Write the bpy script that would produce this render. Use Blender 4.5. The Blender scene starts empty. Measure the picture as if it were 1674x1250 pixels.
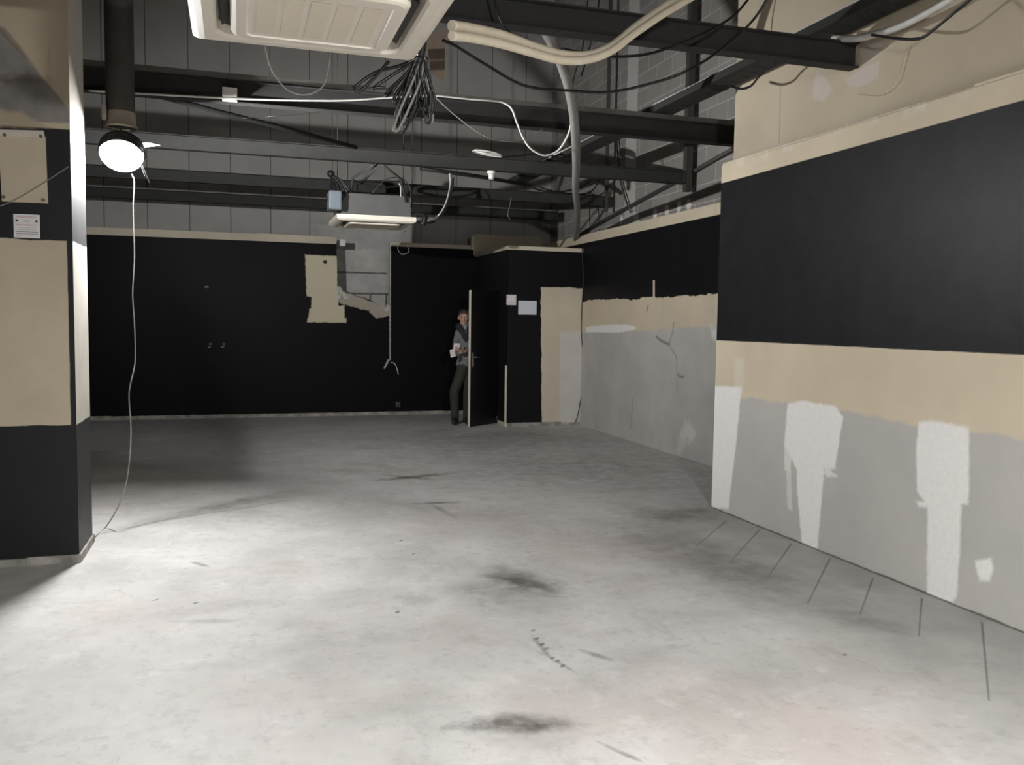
import bpy, bmesh, math, random
from mathutils import Vector, Matrix

# ------------------------------------------------------------------ camera, world, exposure
S = bpy.context.scene
COL = S.collection
random.seed(7)
cam_data = bpy.data.cameras.new('camera'); cam = bpy.data.objects.new('camera', cam_data); COL.objects.link(cam)
cam_data.sensor_width = 36; cam_data.lens = 30.5806; cam_data.clip_start = 0.05
cam.matrix_world = Matrix.Translation((0, 0, 1.6)) @ Matrix(((0.953732,0.007822,-0.300555), (-0.300327,0.071570,-0.951147), (0.014071,0.997405,0.070608))).to_4x4()
S.camera = cam
W = bpy.data.worlds.new('dim_world'); S.world = W; W.use_nodes = True
W.node_tree.nodes['Background'].inputs[0].default_value = (1.0, .96, .92, 1)
W.node_tree.nodes['Background'].inputs[1].default_value = 0.0
S.view_settings.view_transform = 'Standard'; S.view_settings.look = 'None'
S.view_settings.exposure = 0.0; S.view_settings.gamma = 1.0; S.view_settings.use_curve_mapping = False
LAMP_DOWN = 720.0      # radiance of the lamp head that looks down the room
LAMP_SIDE = 31000.0      # radiance of the head that looks across the room
FILL_REAR = 2050.0       # radiance of the unseen lamp added behind the camera

# ------------------------------------------------------------------ node helper
class NB:
    def __init__(s, name, rough=.6, spec=.3):
        s.m = bpy.data.materials.new(name); s.m.use_nodes = True; s.nt = s.m.node_tree
        s.b = s.nt.nodes['Principled BSDF']; s.b.inputs['Roughness'].default_value = rough
        s.b.inputs['Specular IOR Level'].default_value = spec
        tc = s.nt.nodes.new('ShaderNodeTexCoord'); s.co = tc.outputs['Object']
        sp = s.nt.nodes.new('ShaderNodeSeparateXYZ'); s.L(s.co, sp.inputs[0]); s.x, s.y, s.z = sp.outputs
    def L(s, a, b): s.nt.links.new(a, b)
    def put(s, sock, v):
        if isinstance(v, bpy.types.NodeSocket): s.L(v, sock)
        elif isinstance(v, (tuple, list)): sock.default_value = tuple(v) + ((1,) if len(v) == 3 and sock.type == 'RGBA' else ())
        else: sock.default_value = v
    def math(s, op, a, b=0.0, c=0.0, clamp=False):
        n = s.nt.nodes.new('ShaderNodeMath'); n.operation = op; n.use_clamp = clamp
        s.put(n.inputs[0], a); s.put(n.inputs[1], b); s.put(n.inputs[2], c); return n.outputs[0]
    def mix(s, f, a, b):
        n = s.nt.nodes.new('ShaderNodeMix'); n.data_type = 'RGBA'
        s.put(n.inputs[0], f); s.put(n.inputs[6], a); s.put(n.inputs[7], b); return n.outputs[2]
    def noise(s, scale, detail=4, rough=.55, stretch=None, off=0.0):
        n = s.nt.nodes.new('ShaderNodeTexNoise'); n.inputs['Scale'].default_value = scale
        n.inputs['Detail'].default_value = detail; n.inputs['Roughness'].default_value = rough
        mp = s.nt.nodes.new('ShaderNodeMapping'); s.L(s.co, mp.inputs[0]); mp.inputs['Location'].default_value = (off, off*1.7, off*.6)
        if stretch: mp.inputs['Scale'].default_value = stretch
        s.L(mp.outputs[0], n.inputs[0]); return n.outputs[0]
    def ramp(s, v, lo, hi, a=0.0, b=1.0):
        n = s.nt.nodes.new('ShaderNodeMapRange'); n.clamp = True
        s.put(n.inputs[0], v); n.inputs[1].default_value = lo; n.inputs[2].default_value = hi
        n.inputs[3].default_value = a; n.inputs[4].default_value = b; return n.outputs[0]
    def poly(s, u, v, pts, soft=.006, rag=None):
        area = sum(p[0]*q[1] - q[0]*p[1] for p, q in zip(pts, pts[1:] + pts[:1]))
        if area < 0: pts = pts[::-1]
        d = None
        for p, q in zip(pts, pts[1:] + pts[:1]):
            ex, ey = q[0]-p[0], q[1]-p[1]; l = math.hypot(ex, ey)
            if l < 1e-6: continue
            a, b = -ey/l, ex/l; c = -(a*p[0] + b*p[1])
            e = s.math('MULTIPLY_ADD', u, a, s.math('MULTIPLY_ADD', v, b, c))
            d = e if d is None else s.math('MINIMUM', d, e)
        if rag is not None: d = s.math('ADD', d, rag)
        return s.ramp(d, -soft, soft)
    def ellipse(s, u, v, c, rx, ry, ang, soft=.5, rag=None):
        ca, sa = math.cos(ang), math.sin(ang)
        du, dv = s.math('SUBTRACT', u, c[0]), s.math('SUBTRACT', v, c[1])
        a = s.math('MULTIPLY_ADD', du, ca/rx, s.math('MULTIPLY', dv, sa/rx))
        b = s.math('MULTIPLY_ADD', du, -sa/ry, s.math('MULTIPLY', dv, ca/ry))
        r = s.math('SQRT', s.math('ADD', s.math('MULTIPLY', a, a), s.math('MULTIPLY', b, b)))
        if rag is not None: r = s.math('ADD', r, rag)
        return s.ramp(r, 1+soft, 1-soft)
    def rag(s, scale, amp, detail=5, stretch=None, off=0.0):
        return s.math('MULTIPLY_ADD', s.noise(scale, detail, .6, stretch, off), 2*amp, -amp)
    def out(s, col, rough=None, bump=None, dist=.01, strength=.3):
        s.put(s.b.inputs['Base Color'], col)
        if rough is not None: s.put(s.b.inputs['Roughness'], rough)
        if bump is not None:
            n = s.nt.nodes.new('ShaderNodeBump'); n.inputs['Strength'].default_value = strength; n.inputs['Distance'].default_value = dist
            s.L(bump, n.inputs['Height']); s.L(n.outputs[0], s.b.inputs['Normal'])
        return s.m
def flat(name, c, rough=.55, metal=0.0, var=.12, scale=20, spec=.4):
    n = NB(name, rough, spec); n.b.inputs['Metallic'].default_value = metal
    t = n.noise(scale, 3)
    lo = tuple(v*(1-var) for v in c); hi = tuple(min(1, v*(1+var)) for v in c)
    return n.out(n.mix(t, lo, hi), bump=t, strength=.05)
def glow(name, c, strength):
    m = bpy.data.materials.new(name); m.use_nodes = True; nt = m.node_tree; b = nt.nodes['Principled BSDF']
    b.inputs['Emission Color'].default_value = c + (1,); b.inputs['Emission Strength'].default_value = strength
    return m

BLACK = (.0075, .0070, .0088); BEIGE = (.60, .50, .36); GYPS = (.47, .445, .415); WHITE = (.83, .81, .78)

# ------------------------------------------------------------------ mesh helpers
def obj(name, bm, mat, parent=None, smooth=False, loc=None):
    me = bpy.data.meshes.new(name); bmesh.ops.recalc_face_normals(bm, faces=bm.faces[:]); bm.to_mesh(me); bm.free()
    for m in (mat if isinstance(mat, (list, tuple)) else [mat]): me.materials.append(m)
    if smooth:
        for p in me.polygons: p.use_smooth = True
    o = bpy.data.objects.new(name, me); COL.objects.link(o)
    if parent is not None:
        o.parent = parent
        o.matrix_parent_inverse = Matrix.Translation(-parent_loc(parent))
    return o
def parent_loc(p):
    v = Vector(p.location)
    q = p.parent
    while q is not None: q = q.parent
    return v if p.parent is None else ROOT[p.name]
ROOT = {}
def tag(o, label, cat, group=None, kind=None):
    if label: o['label'] = label
    if cat: o['category'] = cat
    if group: o['group'] = group
    if kind: o['kind'] = kind
    return o
def thing(name, label, cat, loc=(0, 0, 0), group=None):
    o = bpy.data.objects.new(name, None); COL.objects.link(o); o.location = loc; o.empty_display_size = .1
    return tag(o, label, cat, group)
def part(name, bm, mat, parent, smooth=False, label=None):
    """a mesh built in world coordinates, hung under its thing (or part)"""
    o = obj(name, bm, mat, None, smooth)
    o.parent = parent
    base = parent; off = Vector((0, 0, 0))
    while base is not None: off += Vector(base.location); base = base.parent
    o.data.transform(Matrix.Translation(-off))
    if label: o['label'] = label
    return o
def rebase(o, p):
    """put a top-level mesh's origin at a point on it"""
    p = Vector(p); o.data.transform(Matrix.Translation(-p)); o.location = p; return o
def struct(name, bm, mat, label=None, cat=None):
    o = obj(name, bm, mat); o['kind'] = 'structure'
    if label: o['label'] = label
    if cat: o['category'] = cat
    return o
def box(bm, a, b, bev=0.0, M=None, mi=0):
    a, b = Vector(a), Vector(b)
    r = bmesh.ops.create_cube(bm, size=1); vs = r['verts']
    bmesh.ops.scale(bm, vec=b-a, verts=vs); bmesh.ops.translate(bm, vec=(a+b)/2, verts=vs)
    fs = list({f for v in vs for f in v.link_faces})
    for f in fs: f.material_index = mi
    if bev > 0:
        es = list({e for v in vs for e in v.link_edges})
        r = bmesh.ops.bevel(bm, geom=es, offset=bev, segments=2, affect='EDGES', profile=.5)
        vs = list({v for f in r['faces'] for v in f.verts} | {v for v in vs if v.is_valid})
    if M is not None: bmesh.ops.transform(bm, matrix=M, verts=vs)
    return vs
def prism(bm, pts, axis, a, b, mi=0):
    """extrude a 2-D outline along an axis between a and b"""
    def mk(p, t): return {'x': (t, p[0], p[1]), 'y': (p[0], t, p[1]), 'z': (p[0], p[1], t)}[axis]
    A = [bm.verts.new(mk(p, a)) for p in pts]; B = [bm.verts.new(mk(p, b)) for p in pts]
    fs = [bm.faces.new(A), bm.faces.new(B[::-1])]
    for i in range(len(pts)):
        j = (i+1) % len(pts); fs.append(bm.faces.new((A[i], B[i], B[j], A[j])))
    for f in fs: f.material_index = mi
    return fs
def smooth_path(pts, n=8, closed=False):
    P = [Vector(p) for p in pts]
    if len(P) < 3: return P
    out = []; m = len(P)
    for i in range(m if closed else m-1):
        p0 = P[(i-1) % m] if closed or i > 0 else P[0]*2 - P[1]
        p1, p2 = P[i], P[(i+1) % m]
        p3 = P[(i+2) % m] if closed or i+2 < m else P[-1]*2 - P[-2]
        for k in range(n):
            t = k/n
            out.append(.5*((2*p1) + (p2-p0)*t + (2*p0-5*p1+4*p2-p3)*t*t + (3*p1-p0-3*p2+p3)*t*t*t))
    if not closed: out.append(P[-1])
    return out
def tube(bm, pts, r, seg=8, n=8, smooth=True, ribs=0, r_end=None, mi=0):
    P = smooth_path(pts, n) if smooth else [Vector(p) for p in pts]
    rings = []; prev = None
    for i, p in enumerate(P):
        t = (P[min(i+1, len(P)-1)] - P[max(i-1, 0)])
        if t.length < 1e-9: t = Vector((0, 0, 1))
        t.normalize()
        if prev is None: prev = t.orthogonal().normalized()
        u = (prev - t*prev.dot(t)); u = u.normalized() if u.length > 1e-6 else t.orthogonal().normalized(); prev = u
        w = t.cross(u); f = i/max(1, len(P)-1)
        rr = r if r_end is None else r*(1-f) + r_end*f
        if ribs: rr *= 1 + .07*(i % 2)
        rings.append([bm.verts.new(p + (u*math.cos(a) + w*math.sin(a))*rr) for a in (2*math.pi*k/seg for k in range(seg))])
    for A, B in zip(rings, rings[1:]):
        for k in range(seg):
            f = bm.faces.new((A[k], A[(k+1) % seg], B[(k+1) % seg], B[k])); f.smooth = True; f.material_index = mi
    bm.faces.new(rings[0][::-1]).material_index = mi; bm.faces.new(rings[-1]).material_index = mi
def new(): return bmesh.new()
def cyl(bm, p, q, r, seg=16, r2=None):
    tube(bm, [p, q], r, seg, smooth=False, r_end=r2)
def cable(name, pts, r, mat, label, cat='cable', group=None, n=8, seg=6):
    bm = new(); tube(bm, pts, r, seg, n); o = obj(name, bm, mat)
    return tag(rebase(o, pts[0]), label, cat, group)
def align(d, up=(0, 0, 1)):
    """matrix whose local -Y points along d"""
    d = Vector(d).normalized(); y = -d; x = y.cross(Vector(up)).normalized(); z = x.cross(y)
    return Matrix((x, y, z)).transposed().to_4x4()

# ------------------------------------------------------------------ materials
M_STEEL = flat('dark_painted_steel', (.038, .0375, .037), .7, var=.25, scale=9, spec=.12)
M_RAIL = flat('dusty_rail', (.12, .115, .105), .7, var=.3)
M_ROD = flat('dull_rod', (.06, .057, .053), .5)
M_CABLE = flat('black_cable', (.012, .012, .012), .35, var=.2)
M_WHITE_CABLE = flat('white_cable', (.62, .61, .58), .45)
M_GREY_CABLE = flat('grey_cable', (.22, .21, .20), .5)
M_HOSE = flat('grey_hose', (.25, .24, .23), .55)
M_LAG = flat('cream_pipe_lagging', (.62, .55, .43), .6, var=.15, scale=14)
M_AC = flat('off_white_plastic', (.74, .69, .60), .4, var=.03)
M_GRILLE = flat('cream_grille', (.70, .63, .51), .5, var=.05, scale=60)
M_SLOT = flat('dark_slot', (.03, .028, .025), .6)
M_GALV = flat('galvanised_sheet', (.10, .10, .10), .55, .2, var=.25, scale=7)
M_BLUE = flat('blue_grey_box', (.13, .155, .18), .5)
M_DUCT = flat('brown_grey_duct', (.085, .08, .075), .5, .3, var=.3, scale=6)
M_FOIL = flat('foil_collar', (.55, .5, .42), .35, .6, var=.3)
M_PAPER = flat('white_paper', (.72, .71, .72), .7, var=.03)
M_RED = flat('red_ink', (.5, .16, .16), .7)
M_INK = flat('dark_ink', (.03, .03, .03), .7)
M_HOUSE = flat('lamp_housing', (.04, .04, .04), .5)
M_CHROME = flat('satin_metal', (.6, .6, .6), .25, .9)
M_CREAMEDGE = flat('unpainted_cream_edge', (.58, .52, .42), .6)
M_BLACKPAINT = flat('black_paint', BLACK, .5, var=.3, spec=.35)
M_WHITEPLASTIC = flat('white_plastic', (.75, .73, .70), .4, var=.03)

# ---- concrete floor
def floor_mat():
    n = NB('worn_concrete_floor', .62, .35); u, v = n.x, n.y
    big = n.noise(.55, 5, .6); mid = n.noise(2.1, 6, .62, off=3); fine = n.noise(9, 6, .6, off=8); dust = n.noise(1.1, 4, .6, (1.0, 2.2, 1), 12)
    pink = n.noise(.8, 4, .6, off=20)
    c = n.mix(n.ramp(mid, .32, .68), (.44, .43, .415), (.60, .59, .575))
    c = n.mix(n.ramp(big, .42, .62, 0, .5), c, (.65, .64, .63))
    c = n.mix(n.ramp(pink, .54, .72, 0, .4), c, (.50, .42, .39))
    c = n.mix(n.ramp(dust, .56, .74, 0, .55), c, (.36, .345, .33))
    c = n.mix(n.ramp(fine, .55, .8, 0, .25), c, (.30, .29, .28))
    c = n.mix(n.ramp(n.noise(16, 8, .7, off=51), .54, .66, 0, .30), c, (.27, .26, .25))
    c = n.mix(n.ramp(n.noise(5, 8, .72, (1.0, .45, 1), 61), .55, .68, 0, .40), c, (.33, .315, .30))
    c = n.mix(n.ramp(n.noise(6, 8, .7, off=71), .56, .70, 0, .45), c, (.70, .69, .675))
    c = n.mix(n.math('MULTIPLY', n.ramp(n.noise(2.6, 3, .5, off=81), .50, .62), n.ramp(n.noise(34, 5, .7, (1, .25, 1), 85), .62, .70, 0, .35)), c, (.16, .155, .145))
    r1 = n.rag(5, .8, 6); r2 = n.rag(14, .9, 6, off=5); rl = n.rag(3, .13, 6, off=7); rs = n.rag(9, .03)
    # the darker strip of old adhesive beside the right-hand wall
    c = n.mix(n.math('MULTIPLY', n.poly(u, v, [(2.95, -3), (4.2, -3), (4.2, 6.9), (3.3, 6.9), (2.95, 5.6)], .28, n.rag(2.2, .45, 6, off=4)), .62), c, n.mix(n.ramp(n.noise(4, 5, .6, off=31), .35, .65), (.25, .255, .24), (.37, .36, .34)))
    c = n.mix(n.math('MULTIPLY', n.poly(u, v, [(3.6, -3), (4.2, -3), (4.2, 6.8), (3.6, 6.8)], .06, n.rag(5, .10, 5, off=14)), .25), c, (.25, .245, .235))
    SAW = [(3.787,6.139), (3.136,5.471), (3.888,5.813), (3.172,5.066), (3.867,5.373), (3.181,4.658), (3.885,4.959), (3.115,4.158), (3.842,4.483), (3.289,3.927), (3.850,4.076), (3.353,3.559), (3.859,3.649), (3.071,2.845)]
    for p, q in zip(SAW[::2], SAW[1::2]):
        dx, dy = q[0]-p[0], q[1]-p[1]; l = math.hypot(dx, dy); w = .006; a, b = -dy/l*w, dx/l*w
        c = n.mix(n.math('MULTIPLY', n.poly(u, v, [(p[0]+a, p[1]+b), (q[0]+a*.5, q[1]+b*.5), (q[0]-a*.5, q[1]-b*.5), (p[0]-a, p[1]-b)], .004, n.rag(20, .003)), .7), c, (.07, .07, .065))
    patch = n.ramp(n.noise(7, 6, .7, off=41), .36, .58, .45, 1.0)
    def stain_and_tone(cx, cy, rx, ry, ang, amt, col, soft=.6, rag=None):
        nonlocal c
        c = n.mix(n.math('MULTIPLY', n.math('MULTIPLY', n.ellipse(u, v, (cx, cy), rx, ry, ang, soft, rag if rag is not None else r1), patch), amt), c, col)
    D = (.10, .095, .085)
    for (p, q, w, amt, ragk) in (
        ([(1.385,8.576), (2.070,8.775)], None, .07, .85, 1), ([(1.497,8.797), (1.819,8.509)], None, .05, .7, 1),
        ([(1.462,7.389), (1.826,7.354)], None, .035, .85, 1), ([(1.596,7.331), (1.678,6.777)], None, .03, .45, 0),
        ([(1.539,5.299), (1.799,4.731)], None, .13, .8, 0), ([(1.594,5.077), (1.768,4.776)], None, .05, .9, 1), ([(1.290,4.965), (1.657,4.572)], None, .3, .35, 0), ([(1.350,4.768), (1.649,4.997)], None, .14, .3, 0), ([(0.869,4.784), (1.042,4.851)], None, .12, .3, 0),
        ([(0.848,3.221), (1.238,3.122)], None, .05, .95, 1), ([(0.907,3.270), (1.215,3.183)], None, .05, .6, 1), ([(-0.723,7.159), (0.206,7.990)], None, .10, .5, 0), ([(-0.289,7.448), (0.426,8.137)], None, .18, .35, 0), ([(2.890,6.168), (3.094,4.243)], None, .35, .4, 0), ([(2.838,7.713), (5.028,8.663)], None, 1.2, .35, 0), ([(1.214,10.675), (4.941,9.877)], None, 1.6, .32, 0), ([(2.466,11.554), (5.038,11.227)], None, .7, .3, 0), ([(0.948,3.237), (1.136,3.183)], None, .06, .5, 0),  # broad ellipses darken the far back floor and beside the thin line
        ([(1.591,3.852), (1.669,3.711)], None, .02, .8, 1), ([(-0.291,5.953), (-0.192,5.810)], None, .02, .7, 1),
        ([(3.171,6.475), (3.936,6.309)], None, .22, .6, 0), ([(3.727,6.605), (3.856,6.498)], None, .1, .6, 0),
        ([(1.312,2.945), (1.392,2.792)], None, .012, .7, 1), ([(1.419,4.088), (1.412,3.797)], None, .012, .6, 1), ([(1.418,3.772), (1.457,3.634)], None, .01, .6, 1),
        ([(3.163,4.003), (3.351,3.652)], None, .12, .35, 0), ([(3.127,5.353), (3.092,4.486)], None, .18, .25, 0), ([(-0.313,4.792), (-0.037,4.717)], None, .03, .3, 0)):
        a, b = p; L_ = math.hypot(b[0]-a[0], b[1]-a[1])
        stain_and_tone((a[0]+b[0])/2, (a[1]+b[1])/2, L_/2, w, math.atan2(b[1]-a[1], b[0]-a[0]), amt, D, .55, r2 if ragk else r1)
    for p in [(1.453,4.170), (1.434,4.057), (1.430,3.972), (1.432,3.913), (1.421,3.795), (1.433,3.753), (1.434,3.692), (0.825,4.635), (1.138,5.784), (1.122,6.166), (2.811,3.451), (-0.451,5.194), (-0.235,5.080), (0.626,9.219)]:
        stain_and_tone(p[0], p[1], .018, .010, .8, .9, (.05, .05, .045), .4, r2)
    # thin dark line running out from the wall end
    CR = [(-0.968,6.902), (-0.765,7.067), (-0.588,7.231), (-0.333,7.367), (0.046,7.558), (0.409,7.804)]
    for p, q in zip(CR, CR[1:]):
        dx, dy = q[0]-p[0], q[1]-p[1]; l = math.hypot(dx, dy); w = .010; a, b = -dy/l*w, dx/l*w
        c = n.mix(n.math('MULTIPLY', n.poly(u, v, [(p[0]+a, p[1]+b), (q[0]+a, q[1]+b), (q[0]-a, q[1]-b), (p[0]-a, p[1]-b)], .012, n.rag(6, .015)), .6), c, (.14, .13, .12))
    c = n.mix(n.ramp(n.noise(60, 2, .5, off=2), .60, .72, 0, .10), c, (.30, .29, .27))
    return n.out(c, n.ramp(mid, .3, .7, .5, .75), fine, .004, .15)
M_FLOOR = floor_mat()
bm = new(); prism(bm, [(-7.2, -5.2), (5.6, -5.2), (5.6, 15.3), (-7.2, 15.3)], 'z', -.15, 0)
struct('floor', bm, M_FLOOR)

# ---- near right wall
def near_right_mat():
    n = NB('part_stripped_wall_paint', .55, .3); u, v = n.y, n.z
    rg = n.rag(9, .022, 6); rgs = n.math('ADD', n.rag(22, .016, 5, off=4), n.rag(70, .006, 3, (1, 1, .4), 9)); tone = n.noise(1.7, 5, .6, off=2); fine = n.noise(30, 4, .6)
    beige = n.mix(n.ramp(tone, .3, .7), (.58, .50, .375), (.66, .575, .435))
    gyps = n.mix(n.ramp(n.noise(1.4, 5, .6, off=9), .32, .68), (.45, .44, .42), (.525, .505, .48))
    c = beige
    low = n.math('MULTIPLY', n.ramp(n.math('ADD', v, n.rag(3.2, .055, 5, off=6)), 1.022, 1.000), 1.0)
    c = n.mix(low, c, gyps)
    c = n.mix(n.math('MULTIPLY', n.poly(u, v, [(6.320,1.319), (6.183,1.325), (6.165,1.027), (6.302,1.015)], .02), .25), c, (.8, .77, .72))
    P = [
      [(6.646,1.060), (6.205,1.084), (6.246,0.690), (6.339,0.046), (6.646,0.002)], [(5.576,1.008), (5.400,1.047), (5.017,1.044), (4.943,0.976), (5.005,0.612), (5.427,0.533), (5.595,0.695)],
      [(5.445,0.703), (5.116,0.724), (5.123,0.510), (5.160,0.005), (5.335,-0.013), (5.418,0.388)], [(4.252,1.023), (4.161,1.041), (3.882,1.038), (3.833,1.006), (3.843,0.821), (3.850,0.670), (3.846,0.604), (4.147,0.523), (4.241,0.602), (4.261,0.850)],
      [(4.154,0.629), (3.890,0.680), (3.886,0.480), (3.892,0.294), (3.887,0.081), (3.923,0.012), (4.060,-0.017), (4.124,0.008)], [(4.242,0.537), (4.150,0.564), (4.147,0.523), (4.220,0.515)],
      [(3.783,0.295), (3.674,0.345), (3.659,0.291), (3.678,0.210), (3.747,0.190), (3.777,0.265)]]
    m = None
    for p in P:
        k = n.poly(u, v, p, .011, rgs); m = k if m is None else n.math('MAXIMUM', m, k)
    c = n.mix(m, c, n.mix(n.ramp(fine, .3, .7), (.80, .79, .77), (.86, .85, .83)))
    for p, amt in (([(5.595,0.695), (5.482,0.711), (5.507,0.501), (5.584,0.506)], .7), ([(5.560,0.501), (5.501,0.520), (5.467,0.213), (5.528,0.228)], .5), ([(5.119,0.567), (5.082,0.612), (4.968,0.563), (5.078,0.544)], .8)):
        c = n.mix(n.math('MULTIPLY', n.poly(u, v, p, .008, rgs), amt), c, WHITE)
    black = n.math('MULTIPLY', n.ramp(n.math('ADD', v, n.rag(5, .006)), 1.455, 1.463), n.ramp(v, 2.792, 2.786))
    c = n.mix(black, c, n.mix(n.ramp(n.noise(6, 5, .6, off=3), .4, .75), (.0095, .0095, .0120), (.017, .017, .019)))
    c = n.mix(n.ramp(n.math('ADD', v, n.rag(6, .012)), .016, .008, 0, .8), c, (.05, .045, .04))
    # spackle along the ledge and on the upper wall
    led = n.math('MULTIPLY', n.ramp(n.noise(3.2, 5, .6, off=17), .52, .66), n.math('MULTIPLY', n.ramp(v, 2.86, 2.92), n.ramp(v, 3.04, 2.97)))
    c = n.mix(n.math('MULTIPLY', led, .8), c, (.74, .69, .64))
    for p, amt in (([(5.457,3.442), (5.384,3.367), (5.251,3.266), (5.387,3.193), (5.500,3.237), (5.501,3.358)], .9), ([(5.156,3.301), (4.985,3.313), (4.817,3.335), (4.821,3.215), (4.977,3.199), (5.108,3.227)], .9), ([(5.018,3.458), (4.918,3.485), (4.807,3.444), (4.791,3.366), (4.967,3.320)], .55)):
        c = n.mix(n.math('MULTIPLY', n.poly(u, v, p, .008, n.rag(22, .02, 4)), amt), c, (.72, .67, .66))
    up = n.ramp(v, 2.945, 2.955)
    c = n.mix(n.math('MULTIPLY', up, n.ramp(n.noise(.9, 4, .6, (1, 1, 1.6), 23), .45, .62, 0, .45)), c, (.36, .31, .235))
    c = n.mix(n.math('MULTIPLY', up, .45), c, (.36, .31, .235))
    for p in ([(5.917,3.435), (5.901,3.431), (5.890,2.990), (5.906,2.993)], ):
        c = n.mix(n.math('MULTIPLY', n.poly(u, v, p, .006), .5), c, (.25, .21, .17))
    return n.out(c, n.mix(black, (.6, .6, .6), (.42, .42, .42)), fine, .002, .25)
M_NEAR = near_right_mat()
bm = new()
box(bm, (3.93, -5.2, 0), (5.75, 6.615, 2.935))
box(bm, (4.00, -5.2, 2.935), (5.75, 6.55, 8.0))
# broken plaster lip along the ledge
random.seed(3)
y = -1.0
while y < 6.5:
    l = random.uniform(.12, .4); h = random.uniform(.004, .022)
    box(bm, (3.93, y, 2.93), (4.01, min(y+l, 6.6), 2.935+h), .003); y += l
struct('wall_right', bm, M_NEAR)

# ---- far right partition
def far_right_mat():
    n = NB('stripped_partition_paint', .6, .15); u, v = n.y, n.z
    rg = n.rag(14, .018, 6); fine = n.noise(28, 4)
    c = n.mix(n.ramp(n.noise(1.6, 4, .6), .3, .7), (.54, .47, .36), (.62, .53, .41))
    low = n.ramp(n.math('ADD', n.math('MULTIPLY_ADD', u, .034, v), n.rag(4, .045, 5, off=6)), 1.872, 1.852)
    c = n.mix(low, c, n.mix(n.ramp(n.noise(1.8, 6, .65, off=5), .3, .7), (.40, .39, .375), (.50, .485, .46)))
    c = n.mix(n.poly(u, v, [(12.339,1.526), (11.599,1.560), (10.934,1.574), (10.586,1.545), (10.619,1.471), (11.047,1.464), (11.591,1.402), (12.330,1.358)], .01, rg), c, (.76, .75, .73))
    for p, amt in (([(9.190,0.441), (9.013,0.411), (8.922,0.315), (9.088,0.206), (9.373,0.212)], .55), ([(9.358,0.214), (9.117,0.202), (9.287,0.030), (9.379,0.031)], .35), ([(8.652,1.558), (8.534,1.560), (8.527,1.438), (8.632,1.442)], .8)):
        c = n.mix(n.math('MULTIPLY', n.poly(u, v, p, .04, n.rag(9, .10, 6)), amt), c, (.72, .70, .68))
    for p, w in (([(10.009,1.434), (9.889,1.383), (9.641,1.337)], .016), ([(9.641,1.337), (9.570,1.473), (9.531,1.615)], .008), ([(9.641,1.337), (9.445,1.187), (9.406,0.774)], .006), ([(9.403,0.997), (9.370,0.962), (9.250,0.962)], .012), ([(10.287,1.738), (10.239,1.833)], .014), ([(10.646,0.590), (10.662,0.173)], .006), ([(11.883,0.115), (11.876,-0.003)], .012)):
        for a, b in zip(p, p[1:]):
            dx, dy = b[0]-a[0], b[1]-a[1]; l = math.hypot(dx, dy); e, f = -dy/l*w, dx/l*w
            c = n.mix(n.math('MULTIPLY', n.poly(u, v, [(a[0]+e, a[1]+f), (b[0]+e, b[1]+f), (b[0]-e, b[1]-f), (a[0]-e, a[1]-f)], .012, n.rag(30, .012)), .75), c, (.12, .11, .10))
    seam = n.ramp(n.math('ABSOLUTE', n.math('SUBTRACT', n.math('FRACT', n.math('MULTIPLY_ADD', u, .8333, .30)), .5)), .012, .004)
    c = n.mix(n.math('MULTIPLY', n.math('MULTIPLY', seam, n.ramp(n.noise(7, 4, off=6), .42, .6)), .28), c, (.25, .24, .22))
    black = n.math('MULTIPLY', n.ramp(n.math('ADD', v, n.rag(4.5, .07, 6, off=11)), 1.918, 1.928), n.ramp(v, 2.803, 2.797))
    notch = n.poly(u, v, [(10.129,2.143), (10.074,2.141), (10.060,1.892), (10.115,1.893)], .004)
    black = n.math('MULTIPLY', black, n.math('SUBTRACT', 1.0, notch))
    c = n.mix(black, c, BLACK)
    return n.out(c, n.mix(black, (.65, .65, .65), (.5, .5, .5)), fine, .002, .2)
bm = new(); box(bm, (5.07, 6.615, 0), (5.2, 14.45, 2.93))
struct('wall_partition', bm, far_right_mat()).name = 'wall_rear_right'

# ---- block wall behind it
def block_mat():
    n = NB('breeze_block', .85, .15)
    b = n.nt.nodes.new('ShaderNodeTexBrick'); cb = n.nt.nodes.new('ShaderNodeCombineXYZ')
    n.L(n.y, cb.inputs[0]); n.L(n.math('ADD', n.z, .06), cb.inputs[1]); n.L(cb.outputs[0], b.inputs['Vector'])
    b.inputs['Scale'].default_value = 1; b.inputs['Brick Width'].default_value = .47; b.inputs['Row Height'].default_value = .225
    b.inputs['Mortar Size'].default_value = .007; b.inputs['Mortar Smooth'].default_value = .3; b.inputs['Bias'].default_value = 0
    b.inputs['Color1'].default_value = (.27, .257, .243, 1); b.inputs['Color2'].default_value = (.33, .31, .29, 1); b.inputs['Mortar'].default_value = (.52, .50, .47, 1)
    c = n.mix(n.ramp(n.noise(2, 5, .6), .35, .7, 0, .5), b.outputs[0], (.21, .20, .185))
    u, v = n.y, n.z
    c = n.mix(n.math('MULTIPLY', n.poly(u, v, [(11.62, 2.5), (11.98, 2.5), (11.98, 9), (11.62, 9)], .012, n.rag(8, .05)), .9), c, (.52, .51, .49))
    for p in [(12.076,3.125), (11.612,3.120), (11.529,3.085), (10.971,3.093), (10.631,3.112), (10.291,3.112), (10.032,3.104)]:
        c = n.mix(n.ellipse(u, v, p, .06, .07, 0, .3, n.rag(14, .6)), c, (.75, .73, .70))
    return n.out(c, None, b.outputs[1], .006, -.4)
bm = new(); box(bm, (5.5, 6.5, 0), (5.7, 15.3, 8.0))
struct('wall_blockwork', bm, block_mat()).name = 'wall_far_right'

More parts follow.
